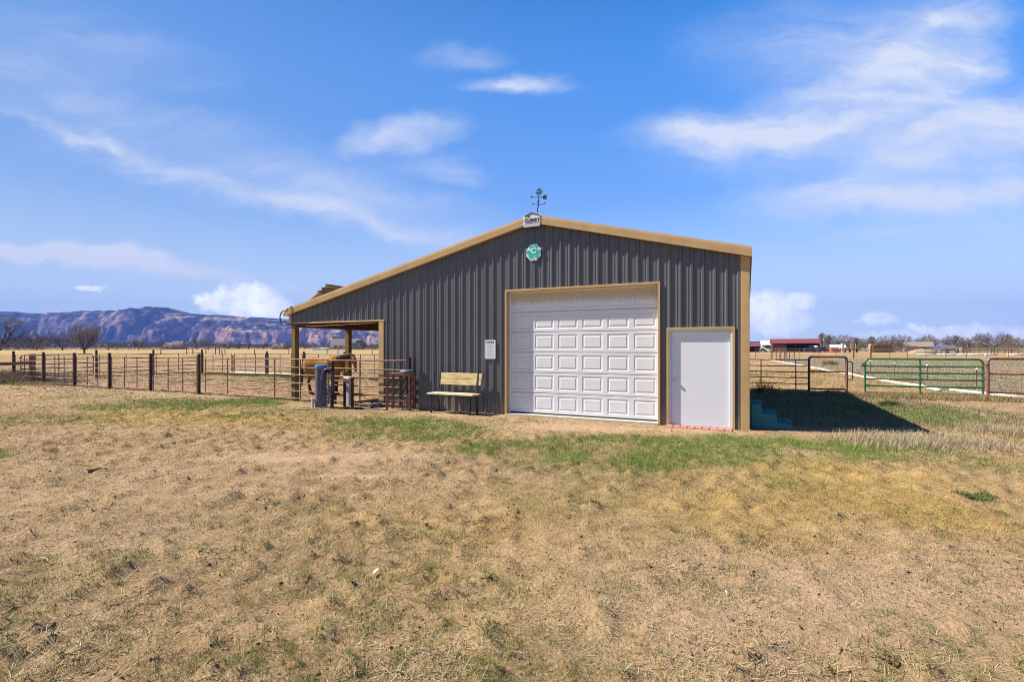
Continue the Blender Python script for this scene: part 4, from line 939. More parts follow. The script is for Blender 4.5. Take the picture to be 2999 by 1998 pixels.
def leg_loft(pts):
    base = len(m.v); seg = 12
    for (x, y, z, rx, ry) in pts:
        for k in range(seg): a = 2*math.pi*k/seg; m.v.append((x+rx*math.cos(a), y+ry*math.sin(a), z))
    for i in range(len(pts)-1):
        for k in range(seg): k2 = (k+1) % seg; m.f.append((base+i*seg+k, base+i*seg+k2, base+(i+1)*seg+k2, base+(i+1)*seg+k))
    m.f.append(tuple(base+k for k in range(seg))[::-1]); m.f.append(tuple(base+(len(pts)-1)*seg+k for k in range(seg)))
for sy, dx in ((-1, .10), (1, -.08)):
    y = sy*.13
    leg_loft([(-.58, y, 1.02, .22, .12), (-.56, y, .82, .17, .10), (-.55+dx*.3, y, .68, .11, .075), (-.62+dx*.6, y, .54, .065, .05), (-.66+dx*.9, y, .46, .055, .042), (-.63+dx, y, .34, .036, .032), (-.60+dx*1.1, y, .20, .034, .03), (-.58+dx*1.2, y, .12, .042, .036), (-.55+dx*1.3, y, .07, .04, .036), (-.53+dx*1.3, y, .04, .055, .045), (-.52+dx*1.3, y, .005, .06, .05)])
for sy, dx in ((-1, .04), (1, -.05)):
    y = sy*.12
    leg_loft([(.44, y, .98, .13, .09), (.42+dx*.3, y, .80, .10, .075), (.42+dx*.6, y, .64, .065, .055), (.42+dx, y, .50, .05, .046), (.425+dx, y, .44, .05, .046), (.42+dx, y, .34, .034, .032), (.42+dx, y, .18, .034, .03), (.43+dx, y, .12, .042, .036), (.45+dx, y, .07, .038, .034), (.465+dx, y, .04, .054, .045), (.47+dx, y, .005, .058, .048)])
remeshed(m, 'body', hm, horse, .02, 5)
m = MB(); loft(m, [(.30, 0, 1.37, .03, .03, 0), (.44, 0, 1.39, .04, .035, R(10)), (.62, 0, 1.425, .045, .045, R(15)), (.80, 0, 1.45, .045, .05, R(10)), (.95, 0, 1.455, .04, .045, R(-20)), (1.05, -.02, 1.42, .035, .04, R(-50)), (1.10, -.03, 1.36, .02, .03, R(-60))], 10)
loft(m, [(.42, -.08, 1.33, .03, .08, 0), (.60, -.11, 1.32, .028, .12, 0), (.78, -.10, 1.34, .028, .12, 0), (.92, -.08, 1.37, .025, .09, 0)], 8)
remeshed(m, 'mane', m_mane, horse, .018, 3)
m = MB(); base = len(m.v)
for (x, z, r_) in ((-.80, 1.17, .035), (-.88, 1.10, .045), (-.92, .95, .055), (-.93, .75, .065), (-.92, .52, .06), (-.91, .34, .035), (-.91, .26, .012)):
    for k in range(10): a = 2*math.pi*k/10; m.v.append((x+r_*math.cos(a), .6*r_*math.sin(a)+.03, z))
for i in range(6):
    for k in range(10): k2 = (k+1) % 10; m.f.append((i*10+k, i*10+k2, (i+1)*10+k2, (i+1)*10+k))
m.f.append(tuple(range(10))[::-1]); m.f.append(tuple(range(60, 70))); remeshed(m, 'tail', m_mane, horse, .02, 3)

# ------------------------------------------------------------------ white irrigation pipes
def ptube(px_pts, r, name, lab, mt=m_pvc):
    m = MB(); m.tube(px_pts, r, 14); o = smooth_angle(m.build(name, mt, None, True), 50); tag(o, lab, 'pipe'); return o
a0, a1 = Vector((16.2, 18.75, 0)), Vector((34.8, 68, 0))
m = MB(); npt = 26; pp = [a0+(a1-a0)*(i/npt)+Vector((.10*math.sin(i*1.3), 0, GZ+.075+.02*math.sin(i*2.1))) for i in range(npt+1)]
m.tube(pp, .066, 16, cap=False); op = m.build('irrigation_pipe', m_pvc, None, True); tag(op, 'long white irrigation pipe lying in the dry grass behind the green gate', 'pipe')
m = MB(); d = (pp[0]-pp[1]).normalized(); m.tube([pp[0]+d*.0, pp[0]+d*.02, pp[0]+d*.02, pp[0]-d*.3], [.067, .067, .057, .057], 16, cap=False); m.build('pipe_mouth', m_pvc, op, True)
ptube([(17.0, 19.2, .0), (16.9, 17.6, -.0), (16.75, 16.4, .0), (17.0, 15.2, .0)], .06, 'irrigation_pipe', 'white pipe half buried in weeds behind the right rusty frame')
ptube([B(-25.3, 9.75, .02), B(-22, 9.7, .03), B(-19, 9.72, .02), B(-16.9, 9.7, .02)], .075, 'irrigation_pipe', 'white irrigation pipe along the back fence of the corral behind the horse')
rr_ = random.Random(9)
for i, (px, L_) in enumerate([(2705, 3), (2725, 5), (2760, 2.4), (2800, 5.4), (2835, 4.6), (2870, 5), (2905, 3.0), (2975, 3.4)]):
    p = at(px, 112-i*1.2); m = MB(); m.tube([(p.x-L_/2, p.y, .12), (p.x+L_/2, p.y+rr_.uniform(-.6, .6), .12)], .17, 10)
    tag(m.build('irrigation_pipe', m_pvc, None, True), '%s white pipe length from the left in a broken row across the far field' % ('first second third fourth fifth sixth seventh last'.split()[i]), 'pipe', 'white pipe lengths across the far field')

# ------------------------------------------------------------------ wire fences with thin posts
def wire_fence(name, lab, pts, h, pr, mt, wires, capr=0, hs=None, mesh=0, wr=.006):
    t = thing(name, lab, 'fence', (0, 0, 0), 0)
    for i, p in enumerate(pts):
        hh_ = h if hs is None else hs[i]; rp_ = pr if not isinstance(pr, list) else pr[i]
        m = MB(); m.bar((p.x, p.y, GZ-.2), (p.x+.01*math.sin(i*5), p.y, GZ+hh_), rp_, rp_); o = m.build('post', mt if rp_ < .09 else m_wood_dark, t)
        if capr:
            m = MB(); m.lathe([(.01, 0), (capr, .01), (capr, .05), (capr*.6, .075), (.01, .08)], 10, Matrix.Translation((p.x, p.y, GZ+hh_-.01))); m.build('cap', m_pvc, o)
    for z in wires:
        m = MB(); m.tube([Vector((p.x, p.y-.03, GZ+z)) for p in pts], wr, 4); m.build('wire', m_greywood, t)
    if mesh:
        m = MB()
        for a, b in zip(pts[:-1], pts[1:]):
            n = int((b-a).length/mesh)
            for k in range(n): q = a+(b-a)*(k/n); m.bar((q.x, q.y, GZ+.02), (q.x, q.y, GZ+wires[-1]), .003, .003)
        m.build('mesh_wires', m_dark_rail, t)
    return t
cp = [Vector((17.7, 15.2, 0)), Vector((19.2, 20.45, 0)), Vector((20.8, 24.8, 0)), Vector((21.8, 28.2, 0)), Vector((23.6, 32.6, 0)), Vector((26.2, 39.9, 0)), Vector((29.0, 47.5, 0)), Vector((31.4, 54, 0)), Vector((33.9, 60.6, 0)), Vector((36.2, 67, 0))]
wire_fence('netting_fence', 'low wire netting fence with white capped posts beyond the green gate', cp, .78, .028, m_dark_rail, [.15, .3, .45, .6, .74], .045, mesh=.28, wr=.0035)
pxs = [2213, 2262, 2300, 2342, 2384, 2399, 2448, 2500, 2550, 2604, 2658, 2712, 2770, 2831, 2891, 2954, 3015]
wire_fence('field_fence', 'long wire field fence with two thick timber posts across the right field', [at(p, 77+(.004*(i*13 % 7))) for i, p in enumerate(pxs)], 1.55, [.05, .05, .05, .05, .05, .05, .05, .16, .16, .05, .05, .05, .05, .05, .05, .05, .05], m_dark_rail, [.4, .8, 1.2, 1.5], hs=[1.5, 1.5, 1.6, 1.5, 1.5, 1.5, 1.6, 2.3, 1.9, 1.7, 1.6, 1.7, 1.8, 1.8, 1.8, 1.8, 1.8], wr=.012)
wire_fence('pen_fence', 'short cluster of grey posts and wire far off left of the red barn doors', [at(p, 70+i) for i, p in enumerate((2258, 2273, 2284, 2287, 2297, 2304, 2312, 2326))], 1.4, .09, m_greywood, [.5, .9], hs=[1.9, 1.7, 1.5, 1.2, 1.0, 1.3, .9, 1.0], wr=.015)
wire_fence('yard_fence', 'post fence in front of the distant white house with the blue gable', [at(p, 138) for p in (2692, 2715, 2742, 2755, 2772, 2806, 2821, 2834, 2852, 2866, 2903, 2912, 2922, 2940, 2962, 2983)], 1.7, .16, m_greywall, [.7, 1.3], hs=[1.4, 1.5, 1.2, 1.6, 1.4, 1.7, 2.6, 2.6, 1.6, 1.4, 2, 2.4, 1.6, 1.5, 1.9, 1.7], wr=.02)
wire_fence('meadow_fence', 'row of dark timber posts with wire far across the meadow behind the corral', [at(p, 118) for p in (471, 547, 565, 603, 631, 643, 650, 659, 745, 846, 958, 990, 1090, 1140)], 1.5, .14, m_wood_dark, [.6, 1.2], hs=[1.2, 1.5, 1.4, 1.4, 2.1, 1.6, 1.3, 2.1, 1.2, 1.2, 1.5, 1.3, 1.2, 1.2], wr=.018)

# ------------------------------------------------------------------ distant buildings
def building(name, lab, px, dist, w_, d_, eh, rh, rz, mw, mr, gable_x=True, over=.5, windows=(), door=None, open_front=None, cat='building', side_mat=None):
    """box with a gable roof, ridge along local x; front faces the camera"""
    p = at(px, dist); t = thing(name, lab, cat, (p.x, p.y, GZ), rz)
    x0, x1, y0, y1 = -w_/2, w_/2, 0, d_
    ym = d_/2
    if open_front:
        oa, ob = open_front
        m = MB(); m.box(x0, oa, y0, y0+.15, 0, eh) if oa > x0+.1 else None
        if ob < x1-.1: m.box(ob, x1, y0, y0+.15, 0, eh)
        m.box(x0, x1, y0+.002, y0+.15, eh-.3, eh-.002)
    else: m = MB(); m.box(x0, x1, y0, y0+.15, 0, eh)
    if m.v: m.build('wall', mw, t)
    m = MB(); m.box(x0, x1, y1-.15, y1, 0, eh); m.build('wall', mw, t)
    for x in (x0, x1-.15):
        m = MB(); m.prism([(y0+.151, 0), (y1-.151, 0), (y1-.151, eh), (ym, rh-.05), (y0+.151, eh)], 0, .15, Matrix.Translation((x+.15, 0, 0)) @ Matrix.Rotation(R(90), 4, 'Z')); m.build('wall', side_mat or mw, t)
    m = MB(); th_ = .12; sl = (rh-eh)/ym
    for s_ in (0, 1):
        ya, yb = (y0-over, ym) if s_ == 0 else (y1+over, ym); za = eh-sl*over
        m.add([(x0-over, ya, za), (x1+over, ya, za), (x1+over, yb, rh), (x0-over, yb, rh), (x0-over, ya, za+th_), (x1+over, ya, za+th_), (x1+over, yb, rh+th_), (x0-over, yb, rh+th_)], [(0,3,2,1),(4,5,6,7),(0,1,5,4),(1,2,6,5),(2,3,7,6),(3,0,4,7)])
    m.build('roof', mr, t)
    for (wx, wz, ww, wh) in windows:
        m = MB(); m.box(wx-ww/2, wx+ww/2, -.03, -.004, wz, wz+wh); f = m.build('window', m_whitewall if mw is not m_whitewall else m_greywall, t)
        m = MB(); m.box(wx-ww/2+.1, wx+ww/2-.1, -.05, -.034, wz+.1, wz+wh-.1); m.build('pane', m_glass, f)
    if door:
        m = MB(); m.box(door-.5, door+.5, -.03, -.004, 0.02, 2.1); m.build('door', m_greywall, t)
    return t
# red machine shed
t = building('machine_shed', 'long open red machine shed with low red roof in the right distance', 2329, 184, 15.6, 8, 3.35, 4.85, R(-25), m_redwall, m_redroof, open_front=(-2.9, 7.3), side_mat=m_redside, over=.35)
for x in (0.2, 3.4, 6.8, 7.65): m = MB(); m.box(x-.08, x+.08, .3, .45, 0, 3.2); m.build('post', m_redwall, t)
m = MB(); m.box(-7.8, -7.2, -.2, -.01, 0, 3.25); m.build('corner_trim', m_redside, t)
building('small_red_shed', 'small red roofed open shed right beside the barn corner in the distance', 2205, 184, 4.6, 4.4, 2.2, 3.05, R(-23), m_redwall, m_redroof, open_front=(-2.3, 2.3), over=.3)
building('cream_shed', 'cream walled shed with pale roof between the two red roofed sheds', 2298, 212, 17.5, 8, 2.9, 4.7, R(-24), m_cream, m_whiteroof, open_front=(-7.6, 6), over=.4)
t = building('farmhouse', 'white farmhouse with blue gable and brown roofed porch wing in the right distance', 2690, 200, 8.8, 7, 2.2, 3.9, R(-33), m_whitewall, m_brownroof, windows=((2.0, .7, 1.4, 1.0),), over=.5)
for x in (-3.6, -1.4, 0.8, 2.9): m = MB(); m.box(x-.12, x+.12, -2.2, -1.98, 0, 1.9); m.build('porch_post', m_dark_rail, t)
m = MB(); m.add([(-4.0, -2.4, 1.9), (3.3, -2.4, 1.9), (3.3, -.45, 2.2), (-4.0, -.45, 2.2), (-4.0, -2.4, 2.0), (3.3, -2.4, 2.0), (3.3, -.45, 2.3), (-4.0, -.45, 2.3)], [(0,3,2,1),(4,5,6,7),(0,1,5,4),(1,2,6,5),(2,3,7,6),(3,0,4,7)]); m.build('porch_roof', m_brownroof, t)
# gable wing facing the viewer
wg = bpy.data.objects.new('gable_wing', None); COL.objects.link(wg); wg.parent = t; wg.location = (7.6, -1.4, 0)
m = MB(); m.prism([(-2.7, 0), (2.7, 0), (2.7, 1.6), (0, 2.75), (-2.7, 1.6)], 0, 7.9); m.build('wall', m_whitewall, wg)
m = MB()
for s_ in (-1, 1): m.add([(0, -.3, 3.2), (s_*3.2, -.3, 1.75), (s_*3.2, -.3, 1.1), (0, -.3, 2.5), (0, 8.1, 3.2), (s_*3.2, 8.1, 1.75), (s_*3.2, 8.1, 1.1), (0, 8.1, 2.5)], [(0,1,2,3),(7,6,5,4),(0,4,5,1),(1,5,6,2),(2,6,7,3)])
m.build('roof', m_bluewall, wg)
m = MB(); m.box(.4, 1.7, -.04, -.004, .6, 1.4); f = m.build('window', m_greywall, wg); m = MB(); m.box(.5, 1.6, -.06, -.045, .7, 1.3); m.build('pane', m_glass, f)
building('grey_outbuilding', 'small grey outbuilding with hipped grey roof, right of the blue gabled farmhouse', 2775, 138, 2.9, 3.2, 1.45, 2.25, R(-36), m_greywall, m_greyroof, windows=((-.6, .5, .8, .6),), over=.25)
t = building('ranch_house', 'dark roofed ranch house with pale walls seen far off through the lean-to', 1008, 390, 22, 11, 4.0, 8.6, R(-2), m_whitewall, m_greyroof, windows=((-7, 1.4, 2.4, 1.6), (-2.5, 1.4, 2.4, 1.6), (3, 1.4, 2.4, 1.6), (8, 1.4, 2.0, 1.6)), over=.7)
wg = bpy.data.objects.new('gable_wing', None); COL.objects.link(wg); wg.parent = t; wg.location = (11.5, -2.0, 0)
m = MB(); m.prism([(-3.2, 0), (3.2, 0), (3.2, 2.9), (0, 6.2), (-3.2, 2.9)], 0, 8); m.build('wall', m_greywall, wg)
m = MB()
for s_ in (-1, 1): m.add([(0, -.5, 7.3), (s_*4.0, -.5, 3.0), (s_*4.0, -.5, 2.5), (0, -.5, 6.6), (0, 8.5, 7.3), (s_*4, 8.5, 3.0), (s_*4, 8.5, 2.5), (0, 8.5, 6.6)], [(0,1,2,3),(7,6,5,4),(0,4,5,1),(1,5,6,2),(2,6,7,3)])
m.build('roof', m_greyroof, wg)
building('grey_garage', 'dark little gabled garage far off, right of the ranch house', 1044, 372, 4.6, 6, 2.2, 5.0, R(80), m_greywall, m_greyroof, over=.4)
building('tan_house', 'low tan roofed house far off among bare trees on the left', 503, 430, 15, 10, 2.4, 5.6, R(5), m_cream, m_brownroof, windows=((-4, 1, 2, 1.2), (3, 1, 2, 1.2)))
building('brown_house', 'brown gabled house with grey roof far off, right of the low tan roofed house', 517, 415, 7, 9, 2.6, 7.0, R(20), m_greywall, m_brownroof, windows=((0, 1, 1.6, 1.2),))
building('tan_cottage', 'tiny tan cottage at the foot of the mesa left of the lean-to post', 812, 440, 11, 8, 2.4, 4.8, R(-8), m_cream, m_brownroof, windows=((-2, 1, 1.6, 1.2),))
building('orange_shed', 'orange fronted workshop with pale roof beyond the rusty walk-through frame', 2455, 168, 4.0, 4, 1.7, 2.5, R(-25), m_orange, m_whiteroof, over=.3, side_mat=m_orange)
for i, (px, d) in enumerate(((930, 330), (947, 335))):
    p = at(px, d); m = MB(); m.prism([(-1, 0), (1, 0)] if 0 else [(math.cos(R(a))*(3.8 if i == 0 else 2.6), math.sin(R(a))*1.7) for a in range(0, 181, 20)], 0, 7, Matrix.Translation((p.x, p.y, GZ)))
    tag(m.build('greenhouse', m_whitewall, None), ('wider white plastic tunnel greenhouse far off behind the horse', 'smaller white plastic tunnel greenhouse right of the wider one')[i], 'greenhouse', 'white tunnel greenhouses')

# vehicles in the yard
def car(name, lab, px, dist, rz, mt, L_=4.6, h=1.5, wd=1.8, suv=False, cat='car'):
    p = at(px, dist); t = thing(name, lab, cat, (p.x, p.y, GZ), rz)
    if suv: low = [(-L_/2, .35), (L_/2, .35), (L_/2, .75), (L_/2-.15, .95), (L_/2-1.2, 1.02), (-L_/2+.1, 1.05), (-L_/2, .8)]; cab = [(L_/2-1.35, 1.0), (L_/2-2.0, h), (-L_/2+.45, h), (-L_/2+.12, 1.0)]
    else: low = [(-L_/2, .32), (L_/2, .32), (L_/2, .62), (L_/2-.2, .78), (L_/2-1.2, .88), (-L_/2+.2, .92), (-L_/2, .7)]; cab = [(L_/2-1.3, .86), (L_/2-2.0, h), (-L_/2+1.2, h), (-L_/2+.55, .88)]
    m = MB(); m.prism(low, -wd/2, wd/2); m.prism([(x, z) for x, z in cab], -wd/2+.14, wd/2-.14); m.build('body', mt, t, bevel=.06)
    for s_ in (-1, 1):
        m = MB(); cx = sum(x for x, z in cab)/4; m.prism([(cx+(x-cx)*.86, .06+z*.96 if z < 1.2 else z-.10) for x, z in cab], s_*(wd/2-.135)-.01, s_*(wd/2-.135)+.01); m.build('window', m_glass, t)
    m = MB(); x0 = cab[0][0]; x1 = cab[1][0]; m.add([(x0-.08, -.62, cab[0][1]+.06), (x0-.08, .62, cab[0][1]+.06), (x1+.06, .58, h-.06), (x1+.06, -.58, h-.06)], [(0, 1, 2, 3)], Matrix.Translation((.05, 0, .02))); m.build('windscreen', m_glass, t)
    for x in (-L_/2+.85, L_/2-.85):
        for s_ in (-1, 1):
            Mw = Matrix.Translation((x, s_*(wd/2-.08), .33)) @ Matrix.Rotation(R(90), 4, 'X')
            m = MB(); m.lathe([(.2, -.11), (.33, -.11), (.33, .11), (.2, .11)], 18, Mw); wl = m.build('wheel', m_blackrub, t); m = MB(); m.lathe([(.01, -.115), (.19, -.112), (.19, .112), (.01, .115)], 14, Mw); m.build('rim', m_silver, wl)
    for s_ in (-1, 1): m = MB(); m.box(L_/2-.03, L_/2+.02, s_*.62-.14, s_*.62+.14, .58, .72); m.build('headlight', m_signw, t)
    return t
car('parked_car', 'white car parked nose out by the cream shed', 2243, 186, R(-75), m_carw, 4.6, 1.55, 1.85, True)
car('parked_car', 'black sport utility vehicle parked right of the red machine shed', 2411, 178, R(8), m_cark, 4.8, 1.8, 1.9, True)
car('parked_car', 'silver pickup-like car by the posts right of the grey outbuilding', 2823, 165, R(15), m_cars, 5.0, 1.7, 1.9, True)
car('parked_car', 'pale car half hidden at the far right edge of the field', 2996, 190, R(30), m_carw, 4.6, 1.4, 1.8)
# blue tractor with a white tank
p = at(2372, 181); tr = thing('tractor', 'blue tractor carrying a white tank under the red machine shed roof', 'tractor', (p.x, p.y, GZ), R(175))
m = MB(); m.box(.2, 2.1, -.45, .45, .7, 1.5); m.build('hood', m_carb, tr, bevel=.08); m = MB(); m.box(-1.0, .2, -.7, .7, .9, 1.4); m.build('chassis', m_carb, tr, bevel=.05)
m = MB(); m.box(-.9, .15, -.65, .65, 1.4, 2.35); m.build('cab_glass', m_glass, tr, bevel=.05); m = MB(); m.box(-1.0, .25, -.72, .72, 2.35, 2.5); m.build('cab_roof', m_carb, tr, bevel=.04)
for x, r_, wd in ((-.6, .8, .75), (1.6, .5, .6)):
    for s_ in (-1, 1):
        Mw = Matrix.Translation((x, s_*wd, r_)) @ Matrix.Rotation(R(90), 4, 'X'); m = MB(); m.lathe([(r_*.5, -.18), (r_, -.18), (r_, .18), (r_*.5, .18)], 20, Mw); wl = m.build('wheel', m_blackrub, tr); m = MB(); m.lathe([(.01, -.15), (r_*.49, -.12), (r_*.49, .12), (.01, .15)], 14, Mw); m.build('rim', m_signw, wl)
m = MB(); m.lathe([(.01, -.8), (.45, -.72), (.62, -.45), (.62, .45), (.45, .72), (.01, .8)], 20, Matrix.Translation((-2.0, 0, 1.75)) @ Matrix.Rotation(R(90), 4, 'Y')); smooth_angle(m.build('tank', m_signw, tr, True), 50)
m = MB(); m.box(-2.7, -1.0, -.3, .3, .9, 1.15); m.build('hitch', m_black, tr)
# farm implement with upright tines
p = at(2492, 168); im = thing('farm_implement', 'rusty farm implement with four upright yellow tines beyond the frames', 'implement', (p.x, p.y, GZ), R(8))
m = MB(); m.box(-2.2, 2.4, -.3, .3, 1.0, 1.15); m.box(-2.2, -2.0, -.3, .3, .0, 1.0); m.box(2.2, 2.4, -.3, .3, 0, 1.0); m.box(-.5, -.35, -.3, .3, 0, 1.0); m.build('frame', m_rust_d, im)
for x in (-.2, .45, 1.1, 1.75): m = MB(); m.bar((x, 0, 1.15), (x+.05, 0, 3.0), .16, .16); m.build('tine', m_tan, im)
p = at(2468, 160); ch = thing('chimney_stub', 'cream brick chimney stub standing right of the orange workshop', 'chimney', (p.x, p.y, GZ), 0)
m = MB(); m.box(-.3, .3, -.3, .3, 0, 2.9); m.build('shaft', m_cream, ch); m = MB(); m.box(-.38, .38, -.38, .38, 2.9, 3.05); m.build('coping', m_cream, ch); m = MB(); m.box(-1.1, -.302, -.25, .25, 1.2, 1.5); m.build('ledge', m_cream, ch)
# wheel at the right edge of the photograph
wl = thing('wheel', 'black wheel with a pale rim band standing in the grass at the right edge', 'wheel', (7.585, 7.18, GZ+.155), 0)
Mw = Matrix.Rotation(R(78), 4, 'X') @ Matrix.Identity(4); Mw = Matrix.Rotation(R(25), 4, 'Z') @ Matrix.Rotation(R(90), 4, 'X')
m = MB(); m.lathe([(.09, -.05), (.15, -.055), (.165, -.03), (.165, .03), (.15, .055), (.09, .05)], 28, Mw, cap=False); smooth_angle(m.build('tyre', m_blackrub, wl, True), 40)
m = MB(); m.lathe([(.015, -.045), (.088, -.052), (.093, -.04), (.093, .04), (.088, .052), (.015, .045)], 28, Mw); smooth_angle(m.build('rim', m_signw, wl, True), 40)
m = MB(); m.lathe([(.166, -.028), (.172, -.02), (.172, .02), (.166, .028)], 28, Mw, cap=False); m.build('side_band', m_signw, wl)

# hay stack, each bale on its own
rr_ = random.Random(21); hd_ = 166
ORD = 'first second third fourth fifth sixth seventh'.split()
def bale_mesh(mt):
    m = MB(); m.box(-.60, .60, -.5, .5, 0, .56); bm = bmesh.new(); me = bpy.data.meshes.new('hay_bale'); me.from_pydata(m.v, [], m.f); bm.from_mesh(me); bmesh.ops.subdivide_edges(bm, edges=bm.edges, cuts=5, use_grid_fill=True)
    for v in bm.verts: v.co += Vector((rr_.uniform(-.05, .05), rr_.uniform(-.05, .05), rr_.uniform(-.045, .045)))
    bmesh.ops.recalc_face_normals(bm, faces=bm.faces); bm.to_mesh(me); bm.free(); me.materials.append(mt); return me
bms = [bale_mesh(m_hay) for _ in range(3)]; bmst = bale_mesh(m_strawface)
for row in range(5):
    for c in range(6 if row < 4 else 5):
        p = at(2553+c*10.8, hd_); me = bmst if c == 0 else bms[rr_.randrange(3)]
        o = bpy.data.objects.new('hay_bale', me); COL.objects.link(o); o.location = (p.x+rr_.uniform(-.06, .06)+(.2 if row == 4 else 0)-.05*row*(c == 0), p.y+rr_.uniform(-.15, .15), GZ+row*.57+.01); o.rotation_euler = (0, rr_.uniform(-.04, .04), rr_.uniform(-.1, .1))
        tag(o, '%s bale from the left, %s layer of the far hay stack' % (ORD[c], ('bottom', 'second', 'third', 'fourth', 'topmost')[row]), 'hay bale', 'bales of the far hay stack')
p = at(2700, 132); m = MB(); 
for i in range(7): m.v += []
mo = bmesh.new(); bmesh.ops.create_icosphere(mo, subdivisions=4, radius=1.0)
for v in mo.verts:
    f = 1+.12*math.sin(v.co.x*5+1)*math.sin(v.co.y*4); v.co = Vector((v.co.x*3.6*f, v.co.y*2.0, max(v.co.z, -.1)*1.25*f))
me = bpy.data.meshes.new('soil_mound'); mo.to_mesh(me); mo.free(); me.materials.append(m_soil); me.polygons.foreach_set('use_smooth', [True]*len(me.polygons))
o = bpy.data.objects.new('soil_mound', me); COL.objects.link(o); o.location = (p.x, p.y, GZ); tag(o, 'low tan soil mound in front of the blue gabled farmhouse', 'mound')

# ------------------------------------------------------------------ bare trees
def tree(name, lab, px, top, wpx, dist, seed, col=(.10, .085, .07), tcol=None, style='round', twigs=1.0, dense=1.0, group=None, lean=0.0, bark=(.055, .045, .04), base=None):
    """main limbs reach for the edge of the crown, each carries side limbs (trunk part) ending in fine twigs (crown part)"""
    r_ = random.Random(seed)
    H = (HY-top)/F_PX*dist+CAM_H; W = wpx/F_PX*dist; p = at(px, dist); t = thing(name, lab, 'tree', (p.x, p.y, GZ), 0, group)
    tv, tf_, tw = [], [], []
    hc, hv = {'round': (.56, .46), 'poplar': (.52, .50), 'vase': (.58, .43), 'shrub': (.40, .62)}[style]
    pxm = dist/F_PX                                   # one photograph pixel at this distance
    def seg(a, b, ra, rb, n=5):
        d = (b-a).normalized(); x = d.orthogonal().normalized(); y = d.cross(x); base_ = len(tv)
        for q, rr in ((a, ra), (b, rb)):
            for k in range(n): an = 2*math.pi*k/n; tv.append(q+x*(math.cos(an)*rr)+y*(math.sin(an)*rr))
        for k in range(n): k2 = (k+1) % n; tf_.append((base_+k, base_+k2, base_+n+k2, base_+n+k))
    def reach(a, d):
        """distance from a along d to the crown's uneven outline"""
        c = Vector((lean*H, 0, hc*H)); u = a-c; ex = Vector((u.x/(W/2), u.y/(W/2), u.z/(hv*H))); ed = Vector((d.x/(W/2), d.y/(W/2), d.z/(hv*H)))
        A = ed.dot(ed); Bq = ex.dot(ed); C = ex.dot(ex)-1; D = Bq*Bq-A*C
        return (-Bq+math.sqrt(D))/A if D > 0 else .12*H
    def limb(a, d, ln, ra, depth):
        n = 6 if depth < 2 else 4; q = a; rr = ra; wig = .16+.05*depth
        for i in range(n):
            d = (d+Vector((r_.uniform(-1, 1), r_.uniform(-1, 1), r_.uniform(-.5, .8)))*wig).normalized()
            b = q+d*(ln/n); rb = max(ra*(1-(i+1)/(n+.6)), .004)
            seg(q, b, rr, rb, 6 if depth == 0 else 4 if depth == 1 else 3)
            if depth >= 1 or i > n*.5:
                for _ in range(int((2.2 if depth >= 2 else 1.2)*twigs*2)): tw.append((q+(b-q)*r_.random(), d))
            if depth < 3 and i >= 1:
                for _ in range(2 if r_.random() < .5+.3*dense else 1):
                    a2 = r_.uniform(0, 6.28); x = d.orthogonal().normalized(); y = d.cross(x); s_ = r_.uniform(.55, 1.1)*(.55 if style == 'poplar' else 1)
                    nd_ = (d+(x*math.cos(a2)+y*math.sin(a2))*s_+Vector((0, 0, .08))).normalized(); l2 = min(ln*r_.uniform(.38, .62), max(reach(b, nd_), .04*H)*r_.uniform(.7, 1.05))
                    limb(b, nd_, l2, rb*.68, depth+1)
            q = b; rr = rb
    R0 = max(H*(.026 if style in ('round', 'vase') else .014), pxm*.7); f0 = {'round': .13, 'poplar': .10, 'vase': .10, 'shrub': .0}[style]
    top_ = Vector((lean*H*f0, 0, H*f0))
    if f0: seg(Vector((0, 0, -.3)), top_, R0*1.35, R0, 8)
    k = {'round': 6, 'poplar': 6, 'vase': 11, 'shrub': 9}[style]
    for i in range(k):
        a2 = 2*math.pi*i/k+r_.uniform(-.3, .3); sp_ = {'round': (.35, 1.6), 'poplar': (.05, .35), 'vase': (.15, 1.5), 'shrub': (.2, 1.6)}[style]; s_ = r_.uniform(*sp_)
        d = Vector((math.cos(a2)*s_, math.sin(a2)*s_, 1)).normalized(); o_ = top_ if style != 'shrub' else Vector((r_.uniform(-.25, .25)*W, r_.uniform(-.25, .25)*W, 0))
        if style == 'poplar' and i > 2: o_ = top_+Vector((0, 0, H*.15*(i-2)))
        limb(o_, d, reach(o_, d)*r_.uniform(.80, 1.06), R0*(.62 if i else .8), 0)
    V = np.array([tuple(v) for v in tv]); F = np.array([list(f) for f in tf_])
    c = np.tile(np.array(bark), (len(V), 1))*(.8+.4*rng.random((len(V), 1)))
    o = np_mesh('trunk', V, F.ravel(), np.arange(len(F))*4, None, m_bark, c, t)
    P = np.array([tuple(q) for q, d in tw]); D = np.array([tuple(d) for q, d in tw]); n = len(P)
    cap = 8000
    if n > cap: sel = rng.choice(n, cap, False); P = P[sel]; D = D[sel]; n = cap
    D = D+rng.normal(0, .55, (n, 3)); D[:, 2] += .2; D /= np.linalg.norm(D, axis=1, keepdims=True)
    Ln = H*rng.uniform(.05, .12, (n, 1)); side = np.cross(D, rng.normal(0, 1, (n, 3))); side /= np.linalg.norm(side, axis=1, keepdims=True)
    wd = np.sqrt(W*H*.55*twigs*.9/n)*.062*rng.uniform(.5, 1.3, (n, 1)); tip = P+D*Ln
    V = np.stack([P-side*wd, P+side*wd, tip], 1).reshape(-1, 3)
    c = np.repeat(np.array(tcol or col)*rng.uniform(.6, 1.4, (n, 1)), 3, 0)
    np_mesh('crown', V, np.arange(3*n), np.arange(n)*3, None, m_bark, c, t)
    return t
